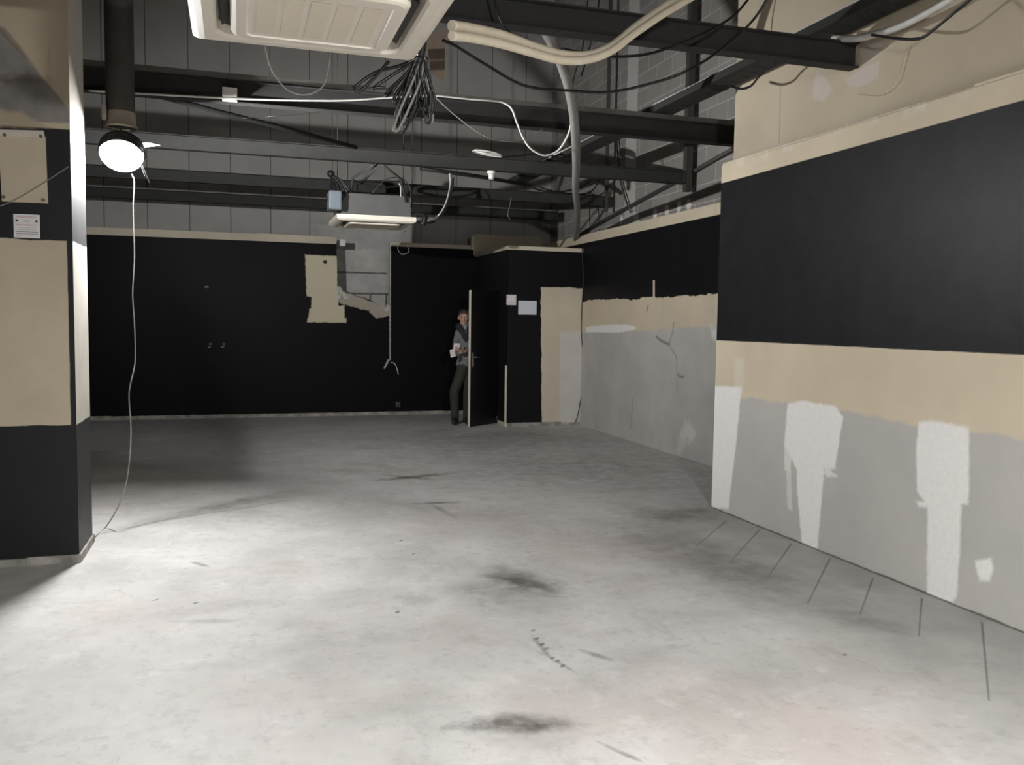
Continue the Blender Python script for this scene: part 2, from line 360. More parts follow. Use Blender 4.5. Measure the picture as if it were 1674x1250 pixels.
# ---- rear panel wall
def panel_mat():
    n = NB('grey_cladding_panels', .7, .25); u, v = n.x, n.z
    c = n.mix(n.ramp(n.noise(1.1, 5, .6), .3, .7), (.34, .33, .312), (.41, .395, .372))
    f = n.math('FRACT', n.math('MULTIPLY_ADD', u, 1/.635, -1.18/.635 + 20.5))
    j = n.ramp(n.math('ABSOLUTE', n.math('SUBTRACT', f, .5)), .016, .008)
    c = n.mix(n.math('MULTIPLY', j, .8), c, (.06, .057, .05))
    con = n.poly(u, v, [(1.2, 0), (2.72, 0), (2.72, 3.18), (1.2, 3.18)], .02, n.rag(5, .05))
    c = n.mix(con, c, n.mix(n.ramp(n.noise(3, 6, .65, off=4), .3, .7), (.36, .352, .335), (.54, .525, .50)))
    for p in ([(1.603,2.406), (2.485,2.402), (2.485,2.380), (1.603,2.375)], [(1.779,2.046), (2.572,2.054), (2.572,2.022), (1.779,2.015)], [(2.188,2.024), (2.220,2.024), (2.221,1.771), (2.189,1.770)], [(2.465,2.030), (2.497,2.031), (2.498,1.775), (2.466,1.775)]):
        c = n.mix(n.math('MULTIPLY', n.poly(u, v, p, .008, n.rag(12, .012)), .85), c, (.05, .045, .04))
    return n.out(c, None, n.noise(12, 4), .003, .1)
bm = new(); box(bm, (-7.2, 15.2, 0), (5.5, 15.35, 8.0))
struct('wall_rear', bm, panel_mat())

# ---- back partition (painted black, broken open)
def back_mat():
    n = NB('black_partition_paint', .55, .08); u, v = n.x, n.z
    c = n.mix(n.ramp(n.noise(2, 4), .3, .7), (.50, .45, .36), (.56, .50, .40))
    black = n.math('MULTIPLY', n.ramp(v, 2.806, 2.800), n.ramp(n.math('ADD', v, n.rag(12, .01)), .05, .06))
    rg = n.rag(16, .02, 5)
    P = [[(1.049,2.616), (1.558,2.610), (1.558,1.882), (1.067,1.951)], [(1.154,2.011), (1.573,2.041), (1.573,1.683), (1.134,1.676)], [(1.114,1.755), (1.672,1.814), (1.672,1.545), (1.085,1.532)], [(1.085,1.596), (1.702,1.605), (1.702,1.530), (1.075,1.532)]]
    m = None
    for p in P:
        k = n.poly(u, v, p, .008, rg); m = k if m is None else n.math('MAXIMUM', m, k)
    hole = n.ellipse(u, v, [(1.363,2.509)][0], .032, .032, 0, .15)
    P2 = [[(1.563,2.100), (1.741,2.025), (1.940,1.970), (2.161,1.874), (2.202,1.713), (1.941,1.759), (1.662,1.834), (1.563,1.872)], [(1.940,1.950), (2.416,1.767), (2.416,1.656), (2.193,1.602), (2.101,1.691)]]
    m2 = None
    for p in P2:
        k = n.poly(u, v, p, .01, n.rag(11, .03, 5)); m2 = k if m2 is None else n.math('MAXIMUM', m2, k)
    P3 = [[(2.401,2.865), (2.427,2.867), (2.431,0.923), (2.415,0.923)], [(2.388,0.933), (2.419,0.933), (2.338,0.770), (2.317,0.780)]]
    m3 = None
    for p in P3:
        k = n.poly(u, v, p, .008, n.rag(20, .012)); m3 = k if m3 is None else n.math('MAXIMUM', m3, k)
    sp = n.ramp(n.noise(26, 2, off=7), .77, .80)
    bl = n.mix(n.math('MULTIPLY', sp, .35), n.mix(n.noise(3), (.0035, .0032, .0046), (.005, .0047, .006)), (.3, .29, .27))
    c = n.mix(black, c, bl)
    c = n.mix(m, c, (.56, .50, .37)); c = n.mix(hole, c, (.03, .028, .02))
    c = n.mix(m2, c, (.36, .32, .27)); c = n.mix(m3, c, (.45, .43, .39))
    for p in ([(-0.425,1.125), (-0.224,1.126)], [(-0.470,2.059), (-0.443,2.060)], [(-0.406,1.173), (-0.206,1.174)]):
        for q in p: c = n.mix(n.math('MULTIPLY', n.ellipse(u, v, q, .02, .012, 0, .4, n.rag(30, .5)), .5), c, (.4, .39, .37))
    return n.out(c, n.mix(black, (.7, .7, .7), (.5, .5, .5)), n.noise(25), .002, .15)
M_BACK = back_mat()
HOLE = [(2.411,2.866), (2.416,2.424), (2.416,1.767), (2.324,1.786), (2.161,1.874), (2.091,1.913), (1.970,1.960), (1.890,1.969), (1.791,2.016), (1.721,2.005), (1.642,2.043), (1.603,2.091), (1.563,2.120)]
LT = [(1.554,2.910), (0.315,2.916)]
bm = new()
prism(bm, [(-7.2, 0), (HOLE[0][0], 0)] + [(HOLE[2][0], HOLE[2][1])] + list(HOLE[3:]) + [(1.545, 2.70), (1.545, 2.915), (LT[1][0], 2.925), (LT[1][0], 2.915), (-7.2, 2.915)], 'y', 14.45, 14.52)
struct('wall_back', bm, M_BACK)
bm = new()
prism(bm, [(2.411, 0), (3.87, 0), (3.87, 2.868), (2.411, 2.868)], 'y', 14.438, 14.52)
struct('wall_back_centre', bm, M_BACK)
# taller board above the closet and its edge strip
bm = new(); box(bm, (3.845, 14.43, 2.70), (5.06, 14.50, 3.06))
struct('trim_1', bm, flat('bare_cream_board', (.42, .37, .27), .7))
bm = new(); box(bm, (3.80, 14.40, 2.79), (3.845, 14.50, 3.03))
struct('trim_2', bm, M_CREAMEDGE)

# ---- closet (front and side with the door)
def closet_mat():
    n = NB('closet_paint', .55, .15); u, v = n.x, n.z
    c = n.mix(n.ramp(n.noise(2, 4), .3, .7), (.52, .47, .37), (.59, .53, .42))
    black = n.math('MULTIPLY', n.ramp(v, 2.665, 2.658), n.ramp(n.math('ADD', v, n.rag(12, .012)), .05, .06))
    bare = n.poly(u, v, [(4.385,2.117), (5.144,2.118), (5.195,-0.247), (4.446,-0.226)], .006, n.rag(7, .03, 6))
    black = n.math('MULTIPLY', black, n.math('SUBTRACT', 1.0, bare))
    c = n.mix(n.math('MULTIPLY', n.poly(u, v, [(4.714,1.445), (5.158,1.469), (5.195,-0.247), (4.723,-0.044)], .012, n.rag(9, .02)), .85), c, n.mix(n.noise(5), (.52, .50, .48), (.64, .62, .60)))
    c = n.mix(black, c, BLACK)
    c = n.mix(n.poly(u, v, [(3.782,0.931), (3.844,0.931), (3.860,-0.210), (3.798,-0.208)], .004, n.rag(14, .006)), c, (.60, .55, .46))
    return n.out(c, n.mix(black, (.7, .7, .7), (.5, .5, .5)), n.noise(25), .002, .15)
M_CLOSET = closet_mat()
bm = new(); box(bm, (3.87, 12.5, 0), (5.07, 12.58, 2.72))
struct('wall_closet_front', bm, M_CLOSET)
bm = new()
prism(bm, [(12.58, 0), (12.98, 0), (12.98, 2.06), (13.72, 2.06), (13.72, 0), (14.45, 0), (14.45, 2.75), (12.58, 2.72)], 'x', 3.87, 3.95)
def side_mat():
    n = NB('closet_side_paint', .55, .3)
    black = n.math('MULTIPLY', n.ramp(n.z, 2.672, 2.665), n.ramp(n.z, .05, .06))
    return n.out(n.mix(black, (.56, .50, .40), BLACK))
struct('wall_closet_side', bm, side_mat())

# ---- left wall end (front face; end face in lighter colours, lamp light painted in)
def left_mat(side):
    n = NB('left_wall_end_lit_paint' if side else 'left_wall_front_paint', .5 if side else .55, .35)
    u, v = n.x, n.z
    tone = n.noise(2.4, 5, .6); fine = n.noise(24, 4)
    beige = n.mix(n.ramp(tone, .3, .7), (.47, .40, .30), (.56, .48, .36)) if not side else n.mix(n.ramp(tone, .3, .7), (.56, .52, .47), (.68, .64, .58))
    c = beige
    if not side:
        drip = n.math('MULTIPLY', n.ramp(n.noise(9, 4, .6, (1, 1, .12), 5), .62, .74), n.ramp(n.noise(3, 3, off=9), .45, .6))
        c = n.mix(n.math('MULTIPLY', drip, .45), c, (.24, .19, .13))
    mid = n.math('MULTIPLY', n.ramp(n.math('ADD', v, n.rag(6, .012)), .892, .898), n.ramp(n.math('ADD', v, n.rag(6, .02)), 2.068, 2.060))
    if not side: mid = n.math('MULTIPLY', mid, n.ramp(n.math('ADD', u, n.rag(5, .005)), -1.020, -1.026))
    up = n.ramp(v, 2.752 if not side else 2.755, 2.760)
    black = n.math('SUBTRACT', n.math('SUBTRACT', 1.0, mid), up)
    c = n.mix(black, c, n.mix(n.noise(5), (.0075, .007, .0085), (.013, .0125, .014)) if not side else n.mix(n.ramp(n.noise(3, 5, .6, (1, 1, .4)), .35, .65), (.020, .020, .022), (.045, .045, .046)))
    if not side:
        raw = n.poly(u, v, [(-1.556,3.513), (-1.365,3.337), (-1.268,3.220), (-1.170,3.101), (-1.027,2.929), (-0.994,2.868), (-0.995,2.800), (-1.576,2.753)], .006, n.rag(9, .012))
        c = n.mix(n.math('MULTIPLY', raw, up), c, n.mix(n.ramp(n.noise(3.5, 5, .6), .35, .65), (.17, .165, .16), (.27, .25, .23)))
        c = n.mix(n.math('MULTIPLY', n.poly(u, v, [(-1.571,2.935), (-1.372,3.034), (-1.221,3.085), (-1.151,3.029), (-1.173,2.972), (-1.308,2.959), (-1.340,2.993)], .02, n.rag(8, .05)), .8), c, (.10, .08, .06))
        c = n.mix(n.math('MULTIPLY', n.poly(u, v, [(-1.572,2.899), (-1.375,2.917), (-1.243,2.836), (-0.998,2.830), (-0.999,2.770), (-1.577,2.724)], .015, n.rag(8, .03)), .9), c, (.42, .35, .25))
        c = n.mix(n.math('MULTIPLY', n.poly(u, v, [(-1.397,3.352), (-1.325,3.338), (-1.261,3.243), (-1.136,3.093), (-1.150,3.077), (-1.282,3.219), (-1.366,3.301)], .008, n.rag(20, .006)), .6), c, (.16, .11, .09))
    return n.out(c, None, fine, .002, .2)
bm = new()
vs = box(bm, (-7.2, 6.13, 0), (-.99, 6.67, 8.0))
for f in bm.faces: f.material_index = 1 if f.normal.x > .9 else 0
struct('wall_left', bm, [left_mat(False), left_mat(True)])

# ---- unseen closing walls and the roof
M_DIM = flat('dim_plaster', (.25, .22, .17), .8)
bm = new(); box(bm, (-7.35, -5.2, 0), (-7.2, 15.35, 8.0)); struct('wall_far_left', bm, M_DIM)
bm = new(); box(bm, (-7.2, -5.35, 0), (5.75, -5.2, 8.0)); struct('wall_front', bm, M_DIM)
bm = new(); box(bm, (-7.35, -5.35, 8.0), (5.75, 15.35, 8.15)); struct('ceiling', bm, flat('dark_roof_deck', (.10, .095, .09), .8))

# ---- plinth strips
M_PLINTH = NB('chipped_plinth', .8, .2); M_PLINTH = M_PLINTH.out(M_PLINTH.mix(M_PLINTH.ramp(M_PLINTH.noise(7, 5), .35, .65), (.20, .19, .17), (.42, .40, .37)), None, M_PLINTH.noise(20), .004, .4)
def strip(name, a, b, h, axis, seed):
    random.seed(seed); bm = new()
    k = 0 if axis == 'x' else 1; L_ = b[k]-a[k]; t = 0
    while t < L_:
        l = min(random.uniform(.25, .9), L_-t); hh = h*random.uniform(.82, 1.08)
        p, q = list(a), list(b); p[k] = a[k]+t; q[k] = a[k]+t+l; p[2] = 0; q[2] = hh
        box(bm, p, q, .003); t += l
    struct(name, bm, M_PLINTH)
strip('baseboard_back', (-7.0, 14.435, 0), (3.80, 14.45, 0), .06, 'x', 1)
strip('baseboard_closet', (3.88, 12.488, 0), (5.06, 12.5, 0), .055, 'x', 2)
strip('baseboard_left', (-7.0, 6.112, 0), (-.985, 6.13, 0), .055, 'x', 4)
strip('baseboard_left_end', (-.99, 6.115, 0), (-.975, 6.67, 0), .055, 'y', 5)

# ---- door standing open
hinge = Vector((3.855, 12.985, 0)); free = Vector((3.316, 12.566, 0)); dv = (free-hinge); dl = dv.length; dv.normalize()
Md = Matrix.Translation(hinge) @ Matrix(((dv.x, -dv.y, 0), (dv.y, dv.x, 0), (0, 0, 1))).to_4x4()
bm = new(); box(bm, (0, -.04, .008), (dl, 0, 2.045), .0015)
for f in bm.faces:
    if f.calc_center_median().x > dl-.004: f.material_index = 1
door = obj('door_1', bm, [M_BLACKPAINT, M_CREAMEDGE]); door['kind'] = 'structure'; door.matrix_world = Md
def on_door(name, bm, mat, parent, label=None):
    o = obj(name, bm, mat); o.parent = parent
    if label: o['label'] = label
    return o
for sgn, yy in ((1, 0.0), (-1, -.04)):
    bm = new(); y0, y1 = sorted((yy, yy+sgn*.006)); box(bm, (dl-.085, y0, .90), (dl-.045, y1, 1.12), .002)
    pl = on_door('handle_plate', bm, M_CHROME, door, 'satin metal handle plate')
    bm = new(); tube(bm, [(dl-.065, yy, 1.05), (dl-.065, yy+sgn*.045, 1.05), (dl-.075, yy+sgn*.05, 1.05), (dl-.18, yy+sgn*.05, 1.048)], .009, 8, smooth=False)
    on_door('lever', bm, M_CHROME, pl)
# bare door jamb beside the hinge
bm = new(); box(bm, (3.845, 12.50, 0), (3.87, 12.54, .93), .002)
struct('trim_3', bm, M_CREAMEDGE)

# ------------------------------------------------------------------ steel beams
BEAM_L = ['highest steel beam at upper right, its end set in the beige wall', 'steel beam with the white junction box, running above the bright lamp',
          'steel beam with a small white sensor hung under its middle', 'dark steel beam just above the further ceiling cassette', 'rearmost steel beam, low against the grey panelled wall']
for (Y, x1, h), lb in zip(((5.06, 4.02, .165), (7.58, 5.5, .185), (9.85, 5.32, .15), (12.2, 5.24, .15), (14.25, 5.26, .15)), BEAM_L):
    z0 = 3.33 if Y < 12 else 3.335; w = .05; t = .009
    t_ = thing('steel_beam', lb, 'beam', ((-7.2+x1)/2, Y, z0), 'steel beams across the ceiling')
    bm = new(); box(bm, (-7.2, Y-.004, z0+t), (x1, Y+.004, z0+h-t)); part('web', bm, M_STEEL, t_)
    bm = new(); box(bm, (-7.2, Y-w, z0), (x1, Y+w, z0+t), .001); part('bottom_flange', bm, M_STEEL, t_)
    bm = new(); box(bm, (-7.2, Y-w, z0+h-t), (x1, Y+w, z0+h), .001); part('top_flange', bm, M_STEEL, t_)
    bm = new(); box(bm, (x1-.012, Y-w, z0+t), (x1, Y+w, z0+h-t), .001); part('end_plate', bm, M_STEEL, t_)

# cable tray helper: U channel with rungs
def tray(name, label, p, q, w, h, mat, rung=.12):
    p, q = Vector(p), Vector(q); d = (q-p); L_ = d.length; d.normalize(); s = d.cross(Vector((0, 0, 1)))
    t_ = thing(name, label, 'cable tray', (p+q)/2, None)
    M = Matrix((s, d, Vector((0, 0, 1)))).transposed().to_4x4(); M.translation = p
    for sg in (-1, 1):
        bm = new(); box(bm, (sg*w/2-.002, 0, 0), (sg*w/2+.002, L_, h), 0, M); part('side_rail', bm, mat, t_)
    bm = new(); k = 0
    while k*rung < L_-.04: box(bm, (-w/2, k*rung, 0), (w/2, k*rung+rung-.012, .003), 0, M); k += 1
    for sg in (-1, 0, 1): box(bm, (sg*(w/2-.02)-.018, 0, .0005), (sg*(w/2-.02)+.018, L_, .0035), 0, M)
    part('perforated_base', bm, mat, t_)
    return t_
tray('cable_tray', 'dusty cable tray lying along the beam above the lamp', (-6.9, 7.58, 3.516), (5.0, 7.58, 3.516), .09, .045, M_RAIL, .08)
tray('cable_tray', 'perforated cable tray running from the top right corner towards the back', (3.83, 3.0, 3.565), (3.83, 12.1, 3.565), .22, .06, M_STEEL, .14)
for k in range(3):
    x = 3.745 + .05*k; random.seed(k)
    pts = [(x+random.uniform(-.012, .012), yy, 3.625+.012*(k == 1)+random.uniform(0, .02)) for yy in (3.4, 4.5, 5.6, 6.8, 8.0, 9.2, 10.4, 11.6)]
    cable('conduit', pts, .016, M_WHITE_CABLE if k != 1 else M_GREY_CABLE, ['leftmost white conduit lying in the perforated cable tray', 'grey middle conduit lying in the perforated cable tray', 'right white conduit lying in the perforated cable tray'][k], 'conduit', 'conduits in the cable tray', 6, 8)

# ------------------------------------------------------------------ ceiling cassettes
def rrect(cx, cy, hw, hh, r, n=6):
    P = []
    for (sx, sy, a0) in ((1, 1, 0), (-1, 1, 90), (-1, -1, 180), (1, -1, 270)):
        for k in range(n+1):
            a = math.radians(a0 + 90*k/n); P.append((cx+sx*(hw-r)+r*math.cos(a), cy+sy*(hh-r)+r*math.sin(a)))
    return P
def loops(bm, rings, mi=0, cap=True):
    R = [[bm.verts.new(p) for p in ring] for ring in rings]; n = len(R[0])
    for A, B in zip(R, R[1:]):
        for i in range(n):
            f = bm.faces.new((A[i], A[(i+1) % n], B[(i+1) % n], B[i])); f.material_index = mi
    if cap: bm.faces.new(R[-1]).material_index = mi
def cassette(cx, cy, z, label, yaw=0, s=.475):
    t_ = thing('ceiling_cassette', label, 'air conditioner', (cx, cy, z), 'ceiling air conditioners')
    ring = lambda h, r, zz: [(cx+x, cy+y, zz) for x, y in rrect(0, 0, h, h, r)]
    bm = new()
    loops(bm, [ring(.40, .06, z+.075), ring(s, .012, z+.075), ring(s, .008, z+.024), ring(s-.022, .008, z+.008), ring(s-.05, .012, z), ring(.385, .10, z), ring(.375, .095, z+.012), ring(.37, .09, z+.05), ring(.31, .07, z+.05)], cap=False)
    part('fascia', bm, M_AC, t_)
    bm = new(); loops(bm, [ring(.368, .09, z+.046), ring(.312, .07, z+.046)], cap=False); part('air_slot', bm, M_SLOT, t_)
    bm = new()
    loops(bm, [ring(.322, .075, z+.05), ring(.322, .075, z+.0), ring(.315, .07, z-.012), ring(.30, .06, z-.018), ring(.262, .03, z-.018), ring(.258, .03, z-.012), ring(.24, .03, z-.012)])
    part('intake_panel', bm, M_AC, t_)
    bm = new()
    for k in range(5):
        x = cx-.19+.38*k/4; box(bm, (x-.036, cy-.215, z-.0145), (x+.036, cy+.215, z-.0122))
    part('intake_grille', bm, M_GRILLE, t_)
    for (dx, dy, hx, hy) in ((.342, 0, .016, .25), (-.342, 0, .016, .25), (0, .342, .25, .016), (0, -.342, .25, .016)):
        bm = new()
        M = Matrix.Translation((cx+dx, cy+dy, z+.022)) @ Matrix.Rotation(math.radians(28)*(-1 if dy > 0 or dx < 0 else 1), 4, 'X' if dx == 0 else 'Y')
        box(bm, (-hx, -hy, -.003), (hx, hy, .003), .001, M)
        part('louvre', bm, M_SLOT, t_)
    bm = new(); box(bm, (cx-.42, cy-.42, z+.075), (cx+.42, cy+.42, z+.33), .008); h = part('housing', bm, M_GALV, t_)
    for sx in (-1, 1):
        for sy in (-1, 1):
            bm = new(); box(bm, (cx+sx*.44-.02, cy+sy*.3-.02, z+.20), (cx+sx*.44+.02, cy+sy*.3+.02, z+.206)); part('hanging_lug', bm, M_RAIL, h)
    for sx in (-1, 1):
        for sy in (-1, 1):
            bm = new(); cyl(bm, (cx+sx*.45, cy+sy*.3, z+.20), (cx+sx*.45, cy+sy*.3, 7.9), .005, 6); part('hanging_rod', bm, M_ROD, t_)
    return t_
AC1 = cassette(.305, 3.55, 2.765, 'large cream ceiling cassette cut off by the top of the photo')
AC2 = cassette(1.60, 10.95, 2.755, 'small far ceiling cassette hanging above the black back wall')
bm = new(); box(bm, (1.02, 10.35, 2.86), (1.17, 10.62, 3.08), .02)
part('terminal_box', bm, M_BLUE, AC2, label='pale blue grey box on its left side')
bm = new(); tube(bm, [(2.02, 10.6, 2.86), (2.13, 10.5, 2.87), (2.17, 10.45, 2.83), (2.14, 10.45, 2.74)], .035, 10)
part('drain_elbow', bm, M_CABLE, AC2, True, 'black drain elbow')

# ------------------------------------------------------------------ duct and the lamp
LP = Vector((-.80, 7.10, 2.80))
t_ = thing('duct_pipe', 'dark vertical duct pipe hanging down above the bright lamp', 'duct', (-.815, 7.16, 2.985))
bm = new()
for r0, r1 in ((.100, .100),):
    tube(bm, [(-.815, 7.16, 3.0+.02*k) for k in range(0, 6)] + [(-.815, 7.16, 8.0)], .1, 28, smooth=False)
part('pipe', bm, M_DUCT, t_, True)
bm = new(); loops(bm, [[(-.815+r*math.cos(a), 7.16+r*math.sin(a), z) for a in (2*math.pi*k/28 for k in range(28))] for r, z in ((.102, 3.10), (.104, 3.02), (.116, 3.0), (.118, 2.985), (.105, 2.985))], cap=False)
part('collar', bm, M_FOIL, t_, True, 'bright foil collar')
bm = new(); box(bm, (-.93, 7.05, 3.02), (-.90, 7.10, 3.12), .002); part('bracket', bm, M_FOIL, t_)

def lamp_head(parent, name, centre, d, size, mat, lip=.03):
    M = Matrix.Translation(centre) @ align(d); r = size/2; N_ = 32
    circ = lambda rr, y: [(rr*math.cos(2*math.pi*k/N_), y, rr*math.sin(2*math.pi*k/N_)) for k in range(N_)]
    bm = new(); loops(bm, [circ(r, .004), circ(r, -lip), circ(r+.007, -lip), circ(r+.012, .0), circ(r+.010, .03), circ(r*.75, .055)])
    bmesh.ops.transform(bm, matrix=M, verts=bm.verts[:]); hd = part(name, bm, M_HOUSE, parent)
    bm = new(); loops(bm, [circ(r-.001, .003), circ(r-.001, -.003)]); bm.faces.new([v for v in bm.verts][:N_][::-1])
    bmesh.ops.transform(bm, matrix=M, verts=bm.verts[:]); part('lens', bm, mat, hd, label='glowing white lens')
    bm = new()
    for k in range(7): box(bm, (-r*.6+k*r*.2-.002, .045, -r*.5), (-r*.6+k*r*.2+.002, .085, r*.5), 0, M)
    part('cooling_fins', bm, M_HOUSE, hd)
    return hd
M_GLOW_D = glow('lamp_glow_down', (.99, .985, .97), LAMP_DOWN)
M_GLOW_S = glow('lamp_glow_side', (.99, .985, .97), LAMP_SIDE)
wl = thing('work_lamp', 'blazing white work lamp hanging under the duct beside the left wall', 'lamp', LP)
lamp_head(wl, 'lamp_head', LP + Vector((.0, -.03, 0)), (.0, -.73, -.68), .30, M_GLOW_D, .035)
vis = align((.0, -.73, -.68)); vis.translation = LP + Vector((.0, -.03, 0))
bm = new()
for k in range(12):
    a0, a1 = math.radians(20+140*k/12), math.radians(20+140*(k+1)/12)
    q = [bm.verts.new((rr*math.cos(a), y, rr*math.sin(a))) for y, rr, a in ((-.03, .155, a0), (-.03, .155, a1), (-.095, .158, a1), (-.095, .158, a0), (-.03, .159, a0), (-.03, .159, a1), (-.095, .162, a1), (-.095, .162, a0))]
    for f in ((0, 1, 2, 3), (7, 6, 5, 4), (0, 4, 5, 1), (2, 6, 7, 3), (1, 5, 6, 2), (0, 3, 7, 4)): bm.faces.new([q[i] for i in f])
bmesh.ops.remove_doubles(bm, verts=bm.verts[:], dist=.0002)
bmesh.ops.transform(bm, matrix=vis, verts=bm.verts[:]); part('added_visor', bm, M_HOUSE, wl)  # visor added to cut the lamp's light on the upper wall end
SB = LP + Vector((.09, .10, .03))
side = lamp_head(wl, 'lamp_head', SB, (.64, .57, .46), .06, M_GLOW_S, .004)
# added plate on the side head that keeps its light off the left part of the floor
e = Vector((.335, 0, -.942)); yv = Vector((0, 1, 0)); nb = e.cross(yv)
bm = new(); M = Matrix((e, yv, nb)).transposed().to_4x4(); M.translation = SB + Vector((-.006, 0, -.006))
box(bm, (.03, -.10, -.002), (.20, .30, .002), 0, M)
part('added_shade_plate', bm, M_HOUSE, side)
hd_ = align((.72, .64, 0)); hd_.translation = SB + Vector((0, 0, .055))
bm = new(); box(bm, (-.14, -.10, -.002), (.14, .03, .002), 0, hd_); part('added_hood', bm, M_HOUSE, side)  # hood added to keep the side head's light off the nearest beam
bm = new(); tube(bm, [LP + Vector((-.02, .06, .0)), LP + Vector((-.02, .07, .12)), LP + Vector((-.015, .06, .183))], .008, 8)
part('hook', bm, M_ROD, wl, True)
bm = new(); tube(bm, [LP + Vector((-.02, .03, .0)), LP + Vector((-.02, .09, .02)), LP + Vector((.03, .14, .03))], .008, 8)
part('yoke', bm, M_ROD, wl, True)
cord = [LP + Vector((.06, .02, -.15))] + [(-0.723,7.120,2.581), (-0.735,7.130,2.401), (-0.732,7.130,2.038), (-0.748,7.120,1.763), (-0.739,7.120,1.534), (-0.739,7.120,1.257), (-0.769,7.100,1.097), (-0.784,7.100,0.981), (-0.772,7.080,0.751), (-0.778,7.020,0.528)] + [(-0.990,8.570,0.010), (-0.954,7.636,0.010), (-0.967,7.054,0.010), (-0.982,6.771,0.010)] 
cord = [c for i, c in enumerate(cord) if i <= 10] + [(-0.806,6.980,0.328), (-0.857,6.930,0.179)] + [(-0.960,7.061,0.008), (-0.994,6.746,0.008)] + [(-1.0, 6.70, .008)]
cable('power_cord', cord, .005, M_GREY_CABLE, 'thin power cord hanging from the lamp down to the floor', 'cord', None, 8, 6)

rl = thing('work_lamp', 'unseen fill lamp added on a cord behind the camera', 'lamp', (1.1, -.4, 2.6))  # unseen fill lamp, added to brighten the foreground floor
lamp_head(rl, 'lamp_head', Vector((1.1, -.4, 2.6)), (.05, .40, -.9), .26, glow('fill_glow_rear', (1, .985, .965), FILL_REAR), .012)
bm = new(); cyl(bm, (1.08, -.46, 2.63), (1.08, -.46, 8.0), .006, 8); part('hanging_cord', bm, M_CABLE, rl, True)

# ------------------------------------------------------------------ pipes, cables and wires overhead
cable('flexible_hose', [(1.954,6.100,4.036), (2.035,6.200,3.935), (2.142,6.300,3.857), (2.261,6.400,3.781), (2.390,6.500,3.663), (2.513,6.600,3.490), (2.642,6.800,3.331), (2.825,7.200,3.200), (3.151,8.000,3.116), (3.622,9.200,3.074), (4.283,10.800,3.053), (4.834,12.200,2.971), (5.094,12.900,2.896)], .040, M_HOSE,
      'thick grey flexible hose dropping in a long curve to the closet top', 'hose', None, 10, 12)
cable('insulated_pipe', [(0.901,3.800,2.880), (1.010,3.880,2.904), (1.189,4.000,2.930), (1.374,4.100,2.928), (1.570,4.200,2.936), (1.740,4.250,2.967), (1.890,4.300,3.047), (2.041,4.350,3.173), (2.226,4.400,3.312), (2.417,4.450,3.444), (2.634,4.500,3.603)], .024, M_LAG,
      'upper of two cream lagged pipes leaving the large ceiling cassette', 'pipe', 'lagged refrigerant pipes', 8, 12)
cable('insulated_pipe', [(0.892,3.760,2.825), (1.000,3.840,2.851), (1.178,3.960,2.878), (1.361,4.060,2.886), (1.540,4.160,2.898), (1.701,4.210,2.928), (1.856,4.260,3.000), (2.009,4.310,3.119), (2.199,4.360,3.258), (2.397,4.410,3.388), (2.613,4.460,3.539)], .021, M_LAG,
      'lower of two cream lagged pipes leaving the large ceiling cassette', 'pipe', 'lagged refrigerant pipes', 8, 12)
BK, WT, GY = M_CABLE, M_WHITE_CABLE, M_GREY_CABLE
